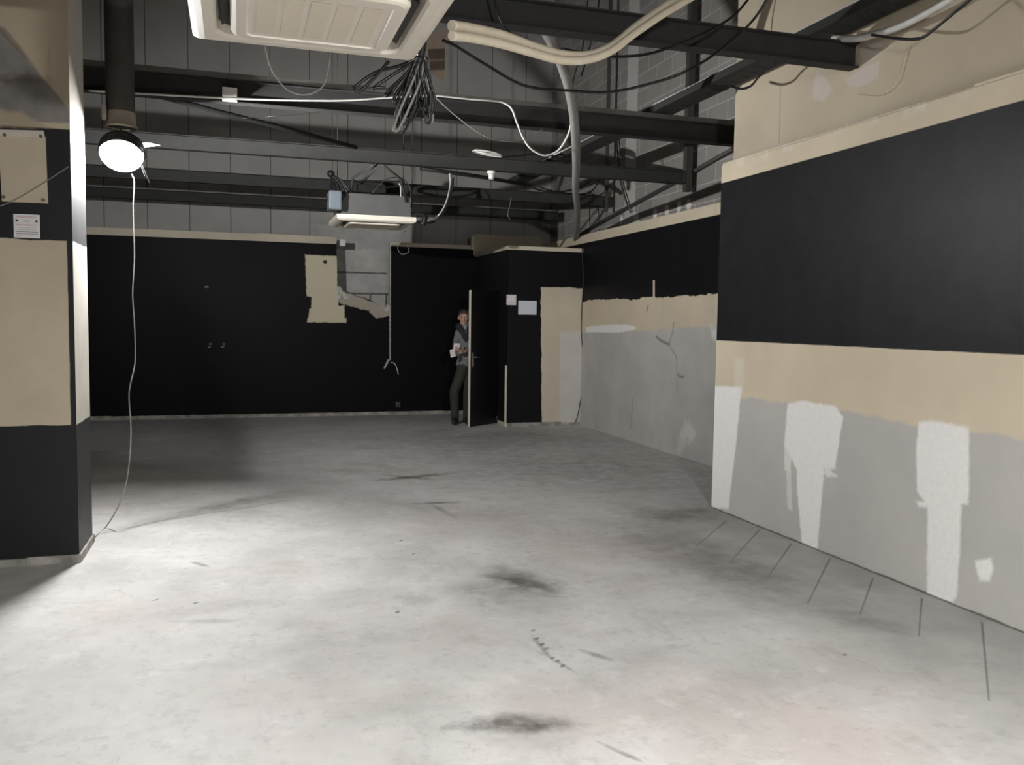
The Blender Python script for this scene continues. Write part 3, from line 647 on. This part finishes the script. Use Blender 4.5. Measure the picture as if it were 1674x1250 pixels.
for pts, r, m, lb in (
    ([(0.943,4.150,2.925), (1.018,4.200,2.922), (1.212,4.400,2.915), (1.503,4.600,2.878), (1.817,4.750,2.917), (2.105,4.800,2.948), (2.395,4.750,3.026), (2.568,4.700,3.100), (2.768,4.700,3.234), (2.918,4.650,3.378), (2.986,4.600,3.493), (3.022,4.550,3.603)], .008, BK, 'black cable sagging lowest from the large cassette to the beige wall'),
    ([(1.656,4.450,3.046), (1.860,4.500,3.053), (2.028,4.550,3.071), (2.238,4.600,3.123), (2.430,4.600,3.198), (2.625,4.600,3.294), (2.783,4.600,3.399), (2.909,4.600,3.543)], .008, BK, 'black cable sagging just under the cream lagged pipes'),
    ([(-1.071,7.460,3.311), (-0.615,7.460,3.324), (-0.093,7.460,3.342), (0.308,7.460,3.363), (0.847,7.460,3.406), (1.255,7.460,3.467), (1.597,7.460,3.513), (1.948,7.460,3.513), (2.197,7.460,3.514), (2.304,7.440,3.466), (2.356,7.420,3.339), (2.415,7.420,3.212), (2.490,7.420,3.122), (2.617,7.420,3.072), (2.737,7.400,3.119), (2.789,7.300,3.233), (2.788,7.200,3.344)], .009, WT, 'white cable clipped along the junction box beam and looping down'),
    ([(1.600,7.400,3.504), (1.776,7.420,3.370), (1.995,7.420,3.232), (2.162,7.420,3.177), (2.387,7.420,3.183), (2.596,7.420,3.295)], .0045, GY, 'thin grey wire sagging below the junction box beam'),
    ([(0.122,3.990,2.772), (0.142,4.060,2.716), (0.175,4.100,2.663), (0.227,4.100,2.614), (0.292,4.100,2.601), (0.356,4.100,2.626), (0.390,4.080,2.673), (0.403,3.990,2.773)], .003, GY, 'thin wire hanging in a loop below the far edge of the large cassette'),
    ([(0.051,8.347,3.385)] + [(0.341,8.300,3.415), (0.634,7.900,3.379), (0.821,7.590,3.353)], .004, BK, 'thin dark wire crossing behind the junction box beam'),
    ([(1.402,4.900,3.454), (1.425,4.900,3.372), (1.463,4.900,3.291), (1.527,4.950,3.259)], .006, BK, 'short black wire hanging over the highest beam'),
    ([(2.644,6.300,4.087), (2.632,6.300,3.950), (2.612,6.350,3.781), (2.585,6.400,3.609), (2.547,6.400,3.490)], .006, BK, 'black wire falling behind the cream lagged pipes'),
    ([(2.757,6.800,4.273), (2.735,6.800,4.027), (2.713,6.800,3.829), (2.672,6.850,3.642), (2.623,6.800,3.477)], .005, BK, 'second thin black wire falling towards the grey hose'),
    ([(2.312,9.780,3.256), (2.349,9.900,3.165), (2.399,10.200,3.083), (2.417,10.500,2.976), (2.371,10.700,2.877), (2.235,10.750,2.831), (2.049,10.700,2.839)], .009, WT, 'white cable curving down from the sensor beam to the far cassette'),
    ([(2.360,9.800,3.220), (2.371,9.900,3.111), (2.400,10.200,2.997), (2.388,10.500,2.871), (2.281,10.600,2.788), (2.100,10.650,2.799)], .012, BK, 'black cable curving down beside the white one to the far cassette'),
    ([(1.379,10.500,3.229), (1.588,10.500,3.235), (1.808,10.500,3.241), (1.919,10.500,3.255)], .011, BK, 'upper black cable lying straight above the far cassette'),
    ([(1.364,10.500,3.200), (1.480,10.500,3.178), (1.625,10.500,3.165), (1.808,10.500,3.183), (1.934,10.500,3.234)], .010, BK, 'lower black cable bowed above the far cassette'),
    ([(1.523,10.500,3.073), (1.632,10.450,3.194), (1.710,10.400,3.256), (1.841,10.400,3.278), (1.930,10.400,3.234), (1.982,10.400,3.143), (1.990,10.400,2.927)], .006, BK, 'black cable arching over the right of the far cassette'),
    ([(1.833,10.350,3.199), (1.855,10.350,3.158), (1.856,10.350,3.050)], .006, WT, 'short white cable end dangling above the far cassette'),
    ([(2.101,11.350,2.761), (2.081,11.500,2.646), (2.042,11.600,2.556), (2.092,11.600,2.469), (2.191,11.600,2.497), (2.174,11.600,2.577)], .004, GY, 'thin wire curling below the far cassette'),
    ([(2.902,9.700,3.467), (3.092,9.720,3.498), (3.278,9.720,3.531), (3.466,9.720,3.538), (3.596,9.720,3.511), (3.673,9.720,3.474)], .010, BK, 'black cable lying on the sensor beam behind the grey hose'),
    ([(4.080,12.020,3.513), (4.230,12.020,3.479), (4.513,12.020,3.486), (4.791,12.000,3.561), (4.941,11.950,3.669), (5.032,11.900,3.825)], .012, BK, 'black cable sagging along the end of the beam above the cassette'),
    ([(4.182,12.100,3.548), (4.372,12.100,3.506), (4.659,12.100,3.479), (4.949,12.100,3.495), (5.093,12.100,3.620), (5.177,12.100,3.804)], .010, BK, 'lower black cable sagging along the same beam end'),
    ([(5.158,12.500,3.339), (5.203,12.600,3.166), (5.258,12.700,3.037), (5.188,12.700,2.949), (5.108,12.700,2.852)], .008, BK, 'black cable dropping beside the blockwork to the closet corner'),
    ([(5.257,12.400,3.350), (5.312,12.500,3.235), (5.358,12.600,3.098)], .006, BK, 'short black cable end beside the blockwork'),
    ([(3.712,11.900,3.347), (3.703,11.950,3.216), (3.677,11.950,3.111), (3.715,11.950,3.027)], .005, GY, 'thin pale wire hanging from the beam above the cassette'),
    ([(3.860,5.113,3.535), (3.860,4.876,3.465), (3.860,4.703,3.440), (3.860,4.488,3.419), (3.860,4.242,3.430), (3.860,4.040,3.454)], .022, WT, 'thick white cable bundle passing over the end of the highest beam'),
    ([(3.800,4.657,3.416), (3.800,4.439,3.329), (3.800,4.248,3.272), (3.800,4.132,3.292), (3.800,3.959,3.347), (3.800,3.829,3.387)], .009, BK, 'black cable hanging under the thick white bundle'),
    ([(3.700,6.128,3.455), (3.700,5.977,3.399), (3.700,5.843,3.389), (3.700,5.733,3.433), (3.700,5.536,3.476)], .009, BK, 'black cable hanging in a short loop from the perforated tray'),
    ([(3.985,4.986,3.147), (3.985,4.830,3.098), (3.985,4.706,3.096), (3.985,4.622,3.144), (3.985,4.581,3.234), (3.985,4.551,3.338)], .003, M_LAG, 'thin cream wire curling against the upper beige wall'),
    ([(5.035,12.478,2.738), (5.058,12.478,2.404), (5.064,12.478,2.124), (5.050,12.478,1.796), (5.047,12.478,1.468), (5.086,12.478,1.091), (5.114,12.478,0.712), (5.060,12.478,0.380), (5.014,12.478,0.143), (4.975,12.478,0.048)], .006, BK, 'black cable running down the closet corner to the floor'),
    ([(2.436,14.425,0.883), (2.497,14.425,0.863), (2.539,14.425,0.771), (2.560,14.425,0.678)], .007, M_PAPER, 'short pale wire stub on the broken edge of the black wall'),
    ([(-1.453,6.108,2.233), (-1.318,6.108,2.292), (-1.181,6.108,2.385), (-1.000,6.108,2.524)], .0035, GY, 'thin cord stretched diagonally across the left wall end'),
):
    cable('cable' if r > .0065 else 'wire', pts, r, m, lb, 'cable' if r > .0065 else 'wire')

# hank of looped cables below the large cassette
A0 = Vector([(0.831,4.120,2.832)][0])
hank = thing('cable_hank', 'big tangle of looped black cables hanging behind the large cassette', 'cables', A0)
bm = new(); tube(bm, [A0, A0 + Vector((-.02, -.07, .08)), (.62, 3.96, 2.93)], .02, 8); part('cable_trunk', bm, M_CABLE, hank, True)
def loop(parent, name, pts, r, mat):
    bm = new(); tube(bm, pts, r, 6, 8); part(name, bm, mat, parent, True)
a = tuple(A0)
for pts in ([(0.739,4.140,2.786), (0.631,4.180,2.755), (0.545,4.200,2.693), (0.534,4.200,2.672), (0.557,4.200,2.666), (0.622,4.180,2.729), (0.684,4.140,2.800)], [(0.743,4.160,2.772), (0.645,4.180,2.703), (0.614,4.180,2.675), (0.634,4.180,2.685), (0.674,4.180,2.686)],
            [(0.758,4.160,2.745), (0.695,4.200,2.684), (0.680,4.200,2.654), (0.713,4.220,2.685), (0.756,4.200,2.744), (0.804,4.160,2.795)], [(0.777,4.200,2.740), (0.736,4.200,2.679), (0.718,4.200,2.641), (0.730,4.200,2.627), (0.753,4.200,2.681), (0.798,4.160,2.766)]):
    loop(hank, 'cable_loop', [a] + pts, .0075, BK)
random.seed(11)
for i, b in enumerate([(0.724,4.160,2.487), (0.740,4.200,2.519), (0.758,4.240,2.549), (0.762,4.180,2.526), (0.789,4.260,2.582), (0.750,4.280,2.589), (0.792,4.200,2.593), (0.842,4.140,2.595), (0.873,4.200,2.588), (0.874,4.160,2.536), (0.898,4.220,2.554), (0.887,4.140,2.582), (0.757,4.200,2.492), (0.805,4.220,2.558)]):
    B = Vector(b); h = A0.z - B.z; o1 = random.uniform(.012, .03); jl = random.uniform(-.02, .02); s1 = random.uniform(-.02, .02)
    P = [A0 + Vector((jl, .01*i/14, 0)), A0.lerp(B, .3) + Vector((-o1*.8+s1, 0, 0)), A0.lerp(B, .7) + Vector((-o1*1.1+s1*.5, .01, 0)), B + Vector((-o1*.6, 0, h*.04)), B,
         B + Vector((o1*.6, 0, h*.04)), A0.lerp(B, .7) + Vector((o1*1.1, -.012, 0)), A0.lerp(B, .3) + Vector((o1*.8+s1, -.01, 0)), A0 + Vector((jl+.01, 0, 0))]
    loop(hank, 'cable_loop', P, .0065, BK if i % 5 else M_GREY_CABLE)
# tassel of cut cables by the far cassette
T0 = Vector([(1.058,10.500,3.287)][0])
tas = thing('cable_hank', 'fan of cut dark cables hanging left of the far cassette', 'cables', T0)
for i, b in enumerate([(1.013,10.400,2.961), (1.050,10.420,2.923), (1.088,10.450,2.950), (1.104,10.400,2.917), (1.138,10.450,2.960), (1.160,10.400,2.934), (1.200,10.500,2.991), (1.223,10.450,3.021), (1.250,10.500,3.072), (1.271,10.500,3.102), (1.187,10.450,3.047), (1.129,10.500,3.022)]):
    B = Vector(b); loop(tas, 'cable_end', [T0, T0.lerp(B, .5) + Vector((.02+.004*(i % 3), 0, .02)), B], .010, BK)
bm = new(); bmesh.ops.create_icosphere(bm, subdivisions=2, radius=.045, matrix=Matrix.Translation(T0)); part('tape_wrap', bm, BK, tas, True)
# straps that carry the far cassette
for pts, lb in (([(1.470,9.900,3.322), (1.314,10.500,3.254), (1.298,10.600,3.059)], 'left black support strap above the far cassette'), ([(1.566,9.900,3.328), (1.864,10.400,3.258), (1.950,10.500,3.010)], 'right black support strap above the far cassette')):
    bm = new(); tube(bm, pts, .017, 6, smooth=False); tag(rebase(obj('support_strap', bm, M_ROD), pts[0]), lb, 'strap', 'straps above the far cassette')
bm = new(); tube(bm, [(1.518,9.950,3.327), (1.435,10.600,3.226)], .02, 6, smooth=False); tag(rebase(obj('support_strap', bm, M_GALV), [(1.518,9.950,3.327)][0]), 'grey metal support strap above the far cassette', 'strap', 'straps above the far cassette')
# braces and posts
for pts, r, lb, m in (([(-0.757,7.651,3.395), (-0.180,8.187,3.395), (0.354,8.621,3.395), (1.204,9.371,3.395)], .024, 'black brace pipe slanting from the junction box beam to the next', BK), ([(1.997,9.863,3.310), (2.734,10.145,3.310), (3.552,10.562,3.310)], .024, 'black brace pipe slanting behind the white sensor', BK)):
    bm = new(); tube(bm, pts, r, 8, smooth=False); tag(rebase(obj('brace_pipe', bm, m), pts[0]), lb, 'pipe', 'slanting brace pipes')
for x, y, w, z0, lb in ((5.37, 9.85, .042, 3.24, 'dark steel post rising from the sensor beam end'), (5.30, 12.2, .022, 3.26, 'thin dark steel post rising from the beam above the cassette')):
    bm = new(); box(bm, (x-w, y-w, z0), (x+w, y+w, 7.95), .002); tag(rebase(obj('steel_post', bm, M_ROD), (x, y, z0)), lb, 'post', 'posts at the beam ends')
for pts, r, lb in (([(5.460,13.718,3.041), (5.460,12.349,3.216), (5.460,10.401,3.432), (5.460,8.948,3.611)], .026, 'long dark pipe climbing along the blockwork wall'), ([(5.440,12.185,4.331), (5.440,12.043,3.731), (5.440,11.787,3.358), (5.440,11.632,3.190)], .014, 'short thin dark pipe on the blockwork wall')):
    bm = new(); tube(bm, pts, r, 8, smooth=False); tag(rebase(obj('wall_pipe', bm, M_ROD), pts[0]), lb, 'pipe')
# white cable coil lying on the beam, sensor and junction box
C0 = Vector([(2.776,9.720,3.489)][0]); bm = new()
for k in range(4):
    rr = .17-.018*k; tube(bm, [(C0.x+rr*math.cos(t), 9.85+.3*rr*math.sin(t)*2, 3.495+.013*(k % 2)+.05*abs(math.sin(t/2+.3*k))) for t in (2*math.pi*i/20 for i in range(20))], .010, 6, 2)
tag(rebase(obj('cable_coil', bm, WT), (C0.x, 9.85, 3.49)), 'white cable coil lying on top of the sensor beam', 'cable')
q = Vector([(2.824,9.850,3.292)][0])
t_ = thing('sensor', 'small white round sensor under the beam near the far cassette', 'sensor', (q.x, 9.85, 3.33))
bm = new(); cyl(bm, (q.x, 9.85, 3.33), (q.x, 9.85, 3.30), .05, 20); part('base', bm, M_WHITEPLASTIC, t_, False)
bm = new(); cyl(bm, (q.x, 9.85, 3.30), (q.x, 9.85, 3.235), .036, 20, .028); part('head', bm, M_WHITEPLASTIC, t_, False)
P = [(-0.102,7.500,3.442), (0.014,7.500,3.332)]
t_ = thing('junction_box', 'white square junction box fixed to the beam above the lamp', 'junction box', ((P[0][0]+P[1][0])/2, 7.52, P[1][2]))
bm = new(); box(bm, (P[0][0], 7.50, P[1][2]), (P[1][0], 7.574, P[0][2]), .006); part('case', bm, M_WHITEPLASTIC, t_)
bm = new(); box(bm, (P[0][0]+.004, 7.488, P[1][2]+.004), (P[1][0]-.004, 7.50, P[0][2]-.004), .004); part('lid', bm, M_WHITEPLASTIC, t_)
# added brown flap and connector behind the large cassette
F = [(0.919,3.014), (1.013,3.079), (1.015,2.809), (0.939,2.851)]
bm = new(); prism(bm, F, 'y', 4.415, 4.425); tag(rebase(obj('filler_sheet', bm, flat('filler_brown', (.13, .10, .075), .8)), (F[1][0], 4.42, F[1][1])), 'added brown flap hanging behind the large cassette', 'filler')  # brown sheet added in place of a dark patch beside the pipes
bm = new(); box(bm, (.735, 3.62, 2.86), (.80, 3.84, 3.02), .012); part('pipe_connection', bm, BK, AC1, label='black pipe connection on its right side')
# pale bracket by the broken wall
P = [(1.604,2.884), (1.692,2.778)]
bm = new(); box(bm, (P[0][0], 14.46, P[1][1]), (P[1][0], 14.72, P[0][1]), .004); tag(rebase(obj('bracket', bm, M_PAPER), (P[0][0], 14.46, P[1][1])), 'small white bracket at the top of the broken opening', 'bracket')
# plaster crumbs along the broken edge
random.seed(5)
bm = new()
PL = [(1.572,14.440,2.071), (1.611,14.440,2.032), (1.661,14.440,1.993), (1.592,14.440,1.952), (1.710,14.440,1.964), (2.363,14.440,1.756), (2.393,14.440,1.787)]
for p in PL:
    r = bmesh.ops.create_icosphere(bm, subdivisions=2, radius=random.uniform(.035, .06), matrix=Matrix.Translation((p[0], 14.47, p[2])))
    for v in r['verts']: v.co += Vector((random.uniform(-.014, .014), random.uniform(-.01, .01), random.uniform(-.014, .014)))
o = obj('plaster_rubble', bm, flat('broken_plaster', (.52, .50, .46), .85)); tag(rebase(o, PL[0]), 'pale broken plaster edge of the opening in the black wall', 'plaster', None, 'stuff')

# ------------------------------------------------------------------ notices, sheet, board, socket
def text_mesh(s, size, centre, yy, mat, parent, name='text', align_x='CENTER'):
    cu = bpy.data.curves.new('t', 'FONT'); cu.body = s; cu.size = size; cu.align_x = align_x; cu.align_y = 'CENTER'; cu.extrude = .0002
    ob = bpy.data.objects.new('t', cu); COL.objects.link(ob); bpy.context.view_layer.update()
    me = bpy.data.meshes.new_from_object(ob.evaluated_get(bpy.context.evaluated_depsgraph_get())); bpy.data.objects.remove(ob)
    me.transform(Matrix.Translation((centre[0], yy, centre[1])) @ Matrix.Rotation(math.radians(90), 4, 'X'))
    me.transform(Matrix.Translation(-Vector(parent.location)))
    me.materials.clear(); me.materials.append(mat)
    o = bpy.data.objects.new(name, me); COL.objects.link(o); o.parent = parent; return o
def notice(p, q, yy, label, gloss=M_PAPER):
    x0, x1, z0, z1 = p[0], q[0], q[1], p[1]; cx = (x0+x1)/2; w = x1-x0; h = z1-z0
    t_ = thing('notice', label, 'notice', (cx, yy, z0), 'surveillance notices')
    bm = new(); box(bm, (x0, yy-.003, z0), (x1, yy, z1)); part('sheet', bm, gloss, t_)
    text_mesh('ÉTABLISSEMENT', w*.105, (cx, z1-.115*h), yy-.0035, M_RED, t_, 'heading')
    text_mesh('SOUS', w*.10, (cx, z1-.29*h), yy-.0035, M_RED, t_, 'heading')
    text_mesh('VIDÉO SURVEILLANCE', w*.085, (cx, z1-.45*h), yy-.0035, M_RED, t_, 'heading')
    bm = new()
    for k, (a, b, th) in enumerate(((.18, .86, .010), (.14, .88, .010), (.08, .93, .022), (.08, .93, .022), (.10, .30, .012))):
        z = z1-h*(.57+.085*k); box(bm, (x0+w*a, yy-.0036, z-h*th/2), (x0+w*b, yy-.003, z+h*th/2))
    part('small_print', bm, flat('grey_ink', (.22, .2, .21), .7), t_)
    for sg in (-1, 1):
        bm = new(); M = Matrix.Translation((cx+sg*w*.37, yy-.0033, z1-.27*h)) @ Matrix.Rotation(sg*math.radians(-35), 4, 'Y')
        box(bm, (-w*.055, -.0004, -h*.032), (w*.055, .0004, h*.032), 0, M); box(bm, (-w*.02, -.0004, -h*.075), (w*.015, .0004, -h*.03), 0, M)
        part('camera_symbol', bm, M_INK, t_)
    return t_
a = [(-1.318,2.218), (-1.172,2.072)]; notice(a[0], a[1], 6.126, 'white surveillance notice on the black band of the left wall end')
a = [(3.844,1.990), (3.995,1.838)]; notice(a[0], a[1], 12.496, 'white surveillance notice on the black closet wall')
a = [(4.031,1.907), (4.322,1.699)]
bm = new(); box(bm, (a[0][0], 12.493, a[1][1]), (a[1][0], 12.497, a[0][1])); tag(rebase(obj('paper_sheet', bm, flat('bluish_sheet', (.58, .61, .66), .6, var=.04)), (a[0][0], 12.493, a[1][1])), 'plain bluish white sheet pinned to the black closet wall', 'paper')
a = [(-1.390,2.665), (-1.126,2.291)]; b = [(-1.381,2.754), (-1.141,2.687)]
t_ = thing('notice_board', 'blank beige board with a paler strip on the left wall end', 'board', ((a[0][0]+a[1][0])/2, 6.11, a[1][1]))
bm = new(); prism(bm, [(-1.386,2.684), (-1.128,2.696), (-1.122,2.291), (-1.376,2.289)], 'y', 6.112, 6.128); part('panel', bm, flat('faded_beige_board', (.52, .45, .34), .6, var=.1, scale=6), t_)
bm = new(); prism(bm, [(-1.385,2.720), (-1.137,2.732), (-1.131,2.692), (-1.386,2.680)], 'y', 6.098, 6.128); part('top_strip', bm, flat('pale_strip', (.60, .54, .47), .5), t_)
for p in [(-1.349,6.110,2.690), (-1.151,6.110,2.698), (-1.146,6.110,2.309), (-1.365,6.110,2.315)]:
    bm = new(); cyl(bm, (p[0], 6.094, p[2]), (p[0], 6.11, p[2]), .010, 10); part('screw', bm, M_RAIL, t_)
q = [(2.559,14.438,0.173)][0]
t_ = thing('wall_socket', 'small black wall socket low on the black back wall', 'socket', (q[0], 14.437, q[2]))
bm = new(); box(bm, (q[0]-.045, 14.428, q[2]-.045), (q[0]+.045, 14.438, q[2]+.045), .003); part('plate', bm, M_BLACKPAINT, t_)
bm = new()
for k in range(4):
    t0 = math.pi/2*k+.3; tube(bm, [(q[0]+.034*math.cos(t0+.2*j), 14.426, q[2]+.034*math.sin(t0+.2*j)) for j in range(5)], .005, 6, smooth=False)
for dx in (-.012, .012): cyl(bm, (q[0]+dx, 14.430, q[2]), (q[0]+dx, 14.422, q[2]), .006, 8)
part('socket_ring', bm, flat('worn_ring', (.30, .29, .27), .5), t_)

# ------------------------------------------------------------------ the person in the doorway
def blob(name, prims, voxel, mat, parent, label=None, smooth=4):
    bm = new()
    for pr in prims:
        p, q, r1, r2 = Vector(pr[0]), Vector(pr[1]), pr[2], pr[3]; sc = pr[4] if len(pr) > 4 else None
        d = q-p
        if d.length < 1e-5:
            M = Matrix.Translation(p) @ (Matrix.Diagonal((sc[0], sc[1], sc[2], 1)) if sc else Matrix.Identity(4))
            bmesh.ops.create_icosphere(bm, subdivisions=3, radius=r1, matrix=M); continue
        k = max(2, int(d.length/(min(r1, r2)*.5)))
        for i in range(k+1):
            t = i/k; bmesh.ops.create_icosphere(bm, subdivisions=2, radius=r1*(1-t)+r2*t, matrix=Matrix.Translation(p+d*t))
    o = part(name, bm, mat, parent, True, label)
    m = o.modifiers.new('remesh', 'REMESH'); m.mode = 'VOXEL'; m.voxel_size = voxel; m.use_smooth_shade = True
    m = o.modifiers.new('smooth', 'SMOOTH'); m.iterations = smooth; m.factor = .5
    return o
J = dict(zip('head neck chest belly pelvis shR shL elR elL wrR wrL hipR hipL knR knL anR anL'.split(), [Vector(v) for v in
    [(3.315,12.980,1.635), (3.351,13.020,1.508), (3.369,13.030,1.358), (3.374,13.020,1.113), (3.376,13.020,0.914), (3.247,13.030,1.413), (3.509,13.060,1.415), (3.193,13.000,1.226), (3.534,13.000,1.228), (3.131,12.800,1.176), (3.288,12.800,1.130), (3.318,13.020,0.858), (3.436,13.020,0.857), (3.164,12.950,0.505), (3.390,12.980,0.490), (3.200,13.020,0.110), (3.396,13.060,0.092)]]))
J['toR'] = Vector((J['anR'].x-.06, J['anR'].y-.17, .035)); J['toL'] = Vector((J['anL'].x-.03, J['anL'].y-.18, .035))
J['anR'].z = .085; J['anL'].z = .085
hx = J['head']
HR, HL = J['wrR'] + Vector((-.03, -.07, -.005)), J['wrL'] + Vector((-.075, -.055, 0))
per = thing('person', 'person in grey jumper and dark trousers stepping out behind the open door', 'person', ((J['anR'].x+J['anL'].x)/2, 13.0, 0))
M_SKIN = flat('skin', (.42, .26, .20), .5, var=.08, scale=30); M_JUMPER = flat('grey_jumper', (.15, .15, .16), .85, var=.15, scale=40); M_TROUSERS = flat('dark_olive_trousers', (.032, .034, .026), .85, var=.25, scale=12)
M_SCARF = flat('light_grey_scarf', (.24, .25, .28), .85); M_DARKCLOTH = flat('dark_collar', (.016, .016, .018), .8); M_HAIR = flat('dark_hair', (.035, .028, .022), .7); M_SHOE = flat('dark_shoe', (.02, .024, .018), .6)
Zv = Vector((0, 0, 1)); fwd = Vector((-.28, -.96, 0)); rt = Vector((-.96, .28, 0))   # facing the camera, turned to its left
pr = [(hx+Zv*.025, hx+Zv*.025, .092, .092, (.84, 1.02, 1.08)), (hx+fwd*.02-Zv*.05, hx+fwd*.02-Zv*.05, .066, .066, (.92, 1.0, 1.1)), (hx+fwd*.062-Zv*.088, hx+fwd*.055-Zv*.088, .026, .026),
      (hx+fwd*.092+Zv*.012, hx+fwd*.114-Zv*.026, .010, .015), (hx+fwd*.078+rt*.032+Zv*.03, hx+fwd*.078-rt*.032+Zv*.03, .016, .016),
      (hx+fwd*.089-Zv*.055-rt*.018, hx+fwd*.089-Zv*.055+rt*.018, .009, .009), (hx+fwd*.070+rt*.042-Zv*.015, hx+fwd*.068+rt*.042-Zv*.02, .022, .02), (hx+fwd*.070-rt*.042-Zv*.015, hx+fwd*.068-rt*.042-Zv*.02, .022, .02)]
for s in (-1, 1): pr += [(hx+rt*.080*s+Zv*.01-fwd*.01, hx+rt*.084*s-Zv*.025-fwd*.008, .017, .012)]
pr += [(J['neck']-Zv*.03, hx-Zv*.05-fwd*.01, .054, .052), (J['shR'], J['shL'], .052, .052), (J['chest']-rt*.07, J['chest']+rt*.07, .095, .095), (J['belly']-rt*.05, J['belly']+rt*.05, .095, .095), (J['chest'], J['belly'], .11, .10), (J['belly'], J['pelvis'], .10, .105), (J['hipL'], J['hipR'], .09, .09)]
for s in 'RL':
    pr += [(J['sh'+s], J['el'+s], .046, .036), (J['el'+s], J['wr'+s], .037, .025), (J['hip'+s], J['kn'+s], .078, .05), (J['kn'+s], J['an'+s], .05, .034), (J['an'+s], J['to'+s], .034, .024)]
# hands: a palm, four bent fingers of unequal length and a thumb from the side of the palm
def hand(wr, palm_dir, across, down, papers_side):
    P = []; pd, ac, dn = Vector(palm_dir).normalized(), Vector(across).normalized(), Vector(down).normalized()
    for t in (-.028, -.010, .010, .028): P.append((wr+pd*.01+ac*t*.7, wr+pd*.082+ac*t, .014, .012))
    for t, l in ((-.030, .066), (-.010, .078), (.010, .073), (.030, .056)):
        k0 = wr+pd*.086+ac*t; k1 = k0+pd*l*.42+dn*.008; k2 = k1+pd*l*.25+dn*l*.28; k3 = k2+dn*l*.26-pd*l*.05
        P += [(k0, k1, .0092, .0088), (k1, k2, .0088, .0082), (k2, k3, .0082, .0072)]
    b = wr+pd*.025-ac*.028; t1 = b-ac*.03+pd*.022; t2 = t1+pd*.032+dn*.012
    P += [(b, t1, .013, .011), (t1, t2, .0105, .009)]
    return P
hr = hand(J['wrR'], (-.25, -.9, -.05), (0, .1, -1), (.9, -.3, 0), 1); hl = hand(J['wrL'], (-.75, -.6, 0), (0, .1, -1), (-.2, .55, -.1), 1)
body = blob('body', pr + hr + hl, .0065, M_SKIN, per, None, 3)
hair = [(hx+Zv*.070-fwd*.012, hx+Zv*.070-fwd*.012, .094, .094, (.90, 1.04, .72)), (hx-fwd*.05-Zv*.0, hx-fwd*.055-Zv*.04, .068, .05), (hx+rt*.072+Zv*.03-fwd*.02, hx+rt*.074-fwd*.02-Zv*.005, .022, .016), (hx-rt*.072+Zv*.03-fwd*.02, hx-rt*.074-fwd*.02-Zv*.005, .022, .016)]
blob('hair', hair, .007, M_HAIR, per, 'short dark hair', 2)
for s in (-1, 1):
    bm = new(); bmesh.ops.create_icosphere(bm, subdivisions=2, radius=.011, matrix=Matrix.Translation(hx+fwd*.082+rt*.031*s+Zv*.008)); part('eye', bm, M_INK, per, True)
g = .018
jp = [(J['shR']-Zv*.005, J['shL']-Zv*.005, .058, .058), (J['chest']-rt*.075, J['chest']+rt*.075, .115, .115), (J['belly']-rt*.065, J['belly']+rt*.065, .115, .115), (J['chest'], J['belly'], .13, .125), (J['belly'], J['pelvis']+Zv*.03, .125, .12), (J['pelvis']+Zv*.02-rt*.06, J['pelvis']+Zv*.02+rt*.06, .112, .112)]
for s in 'RL': jp += [(J['sh'+s], J['el'+s], .062, .052), (J['el'+s], J['el'+s].lerp(J['wr'+s], .86), .052, .038)]
blob('jumper', jp, .010, M_JUMPER, per, 'grey jumper', 5)
tp = [(J['hipR']+Zv*.03, J['hipL']+Zv*.03, .105, .105), (J['pelvis'], J['pelvis']-Zv*.04, .11, .10)]
for s in 'RL': tp += [(J['hip'+s], J['kn'+s], .098, .076), (J['kn'+s], J['an'+s]-Zv*.025, .078, .064)]
blob('trousers', tp, .011, M_TROUSERS, per, 'dark olive trousers', 5)
for s in 'RL':
    blob('shoe', [(J['an'+s]+fwd*-.03-Zv*.04, J['to'+s]+fwd*.03, .044, .035), (J['an'+s], J['to'+s]+fwd*.01, .046, .038), (J['an'+s], J['an'+s]-Zv*.04, .048, .045)], .009, M_SHOE, per, None, 3)
nk = J['neck']
blob('scarf', [(nk+Zv*.045+Vector((.062*math.cos(a), .058*math.sin(a), -.01*math.sin(a))), nk+Zv*.045+Vector((.062*math.cos(a+.5), .058*math.sin(a+.5), -.01*math.sin(a+.5))), .034, .034) for a in (k*.5 for k in range(13))] + [(nk+fwd*.06+Zv*.02, nk+fwd*.075-Zv*.03, .04, .03)], .009, M_SCARF, per, 'light grey neck scarf', 3)
ch = J['chest']+fwd*.105
blob('vest_collar', [(nk+rt*.11-Zv*.005-fwd*-.03, ch-Zv*.07, .05, .032), (nk-rt*.11-Zv*.005-fwd*-.03, ch-Zv*.07, .05, .032), (nk+rt*.06-Zv*.03+fwd*.04, ch+Zv*.0, .035, .03), (nk-rt*.06-Zv*.03+fwd*.04, ch, .035, .03)], .009, M_DARKCLOTH, per, 'dark V shaped collar', 3)
# papers in the hands
for c, w, h, ang, lb in (([(3.134,12.700,1.198)][0], .10, .115, .05, 'upper white paper held in the hands of the person'), ([(3.072,12.690,1.106)][0], .085, .12, -.25, 'lower white paper hanging from the hand of the person')):
    bm = new(); M = Matrix.Translation(c) @ Matrix.Rotation(ang, 4, 'Y') @ Matrix.Rotation(.25, 4, 'Z') @ Matrix.Rotation(.15, 4, 'X')
    box(bm, (-w/2, -.002, -h/2), (w/2, .002, h/2), 0, M); tag(rebase(obj('held_paper', bm, flat('held_sheet', (.80, .74, .72), .7, var=.02)), c), lb, 'paper', 'papers in the hands')
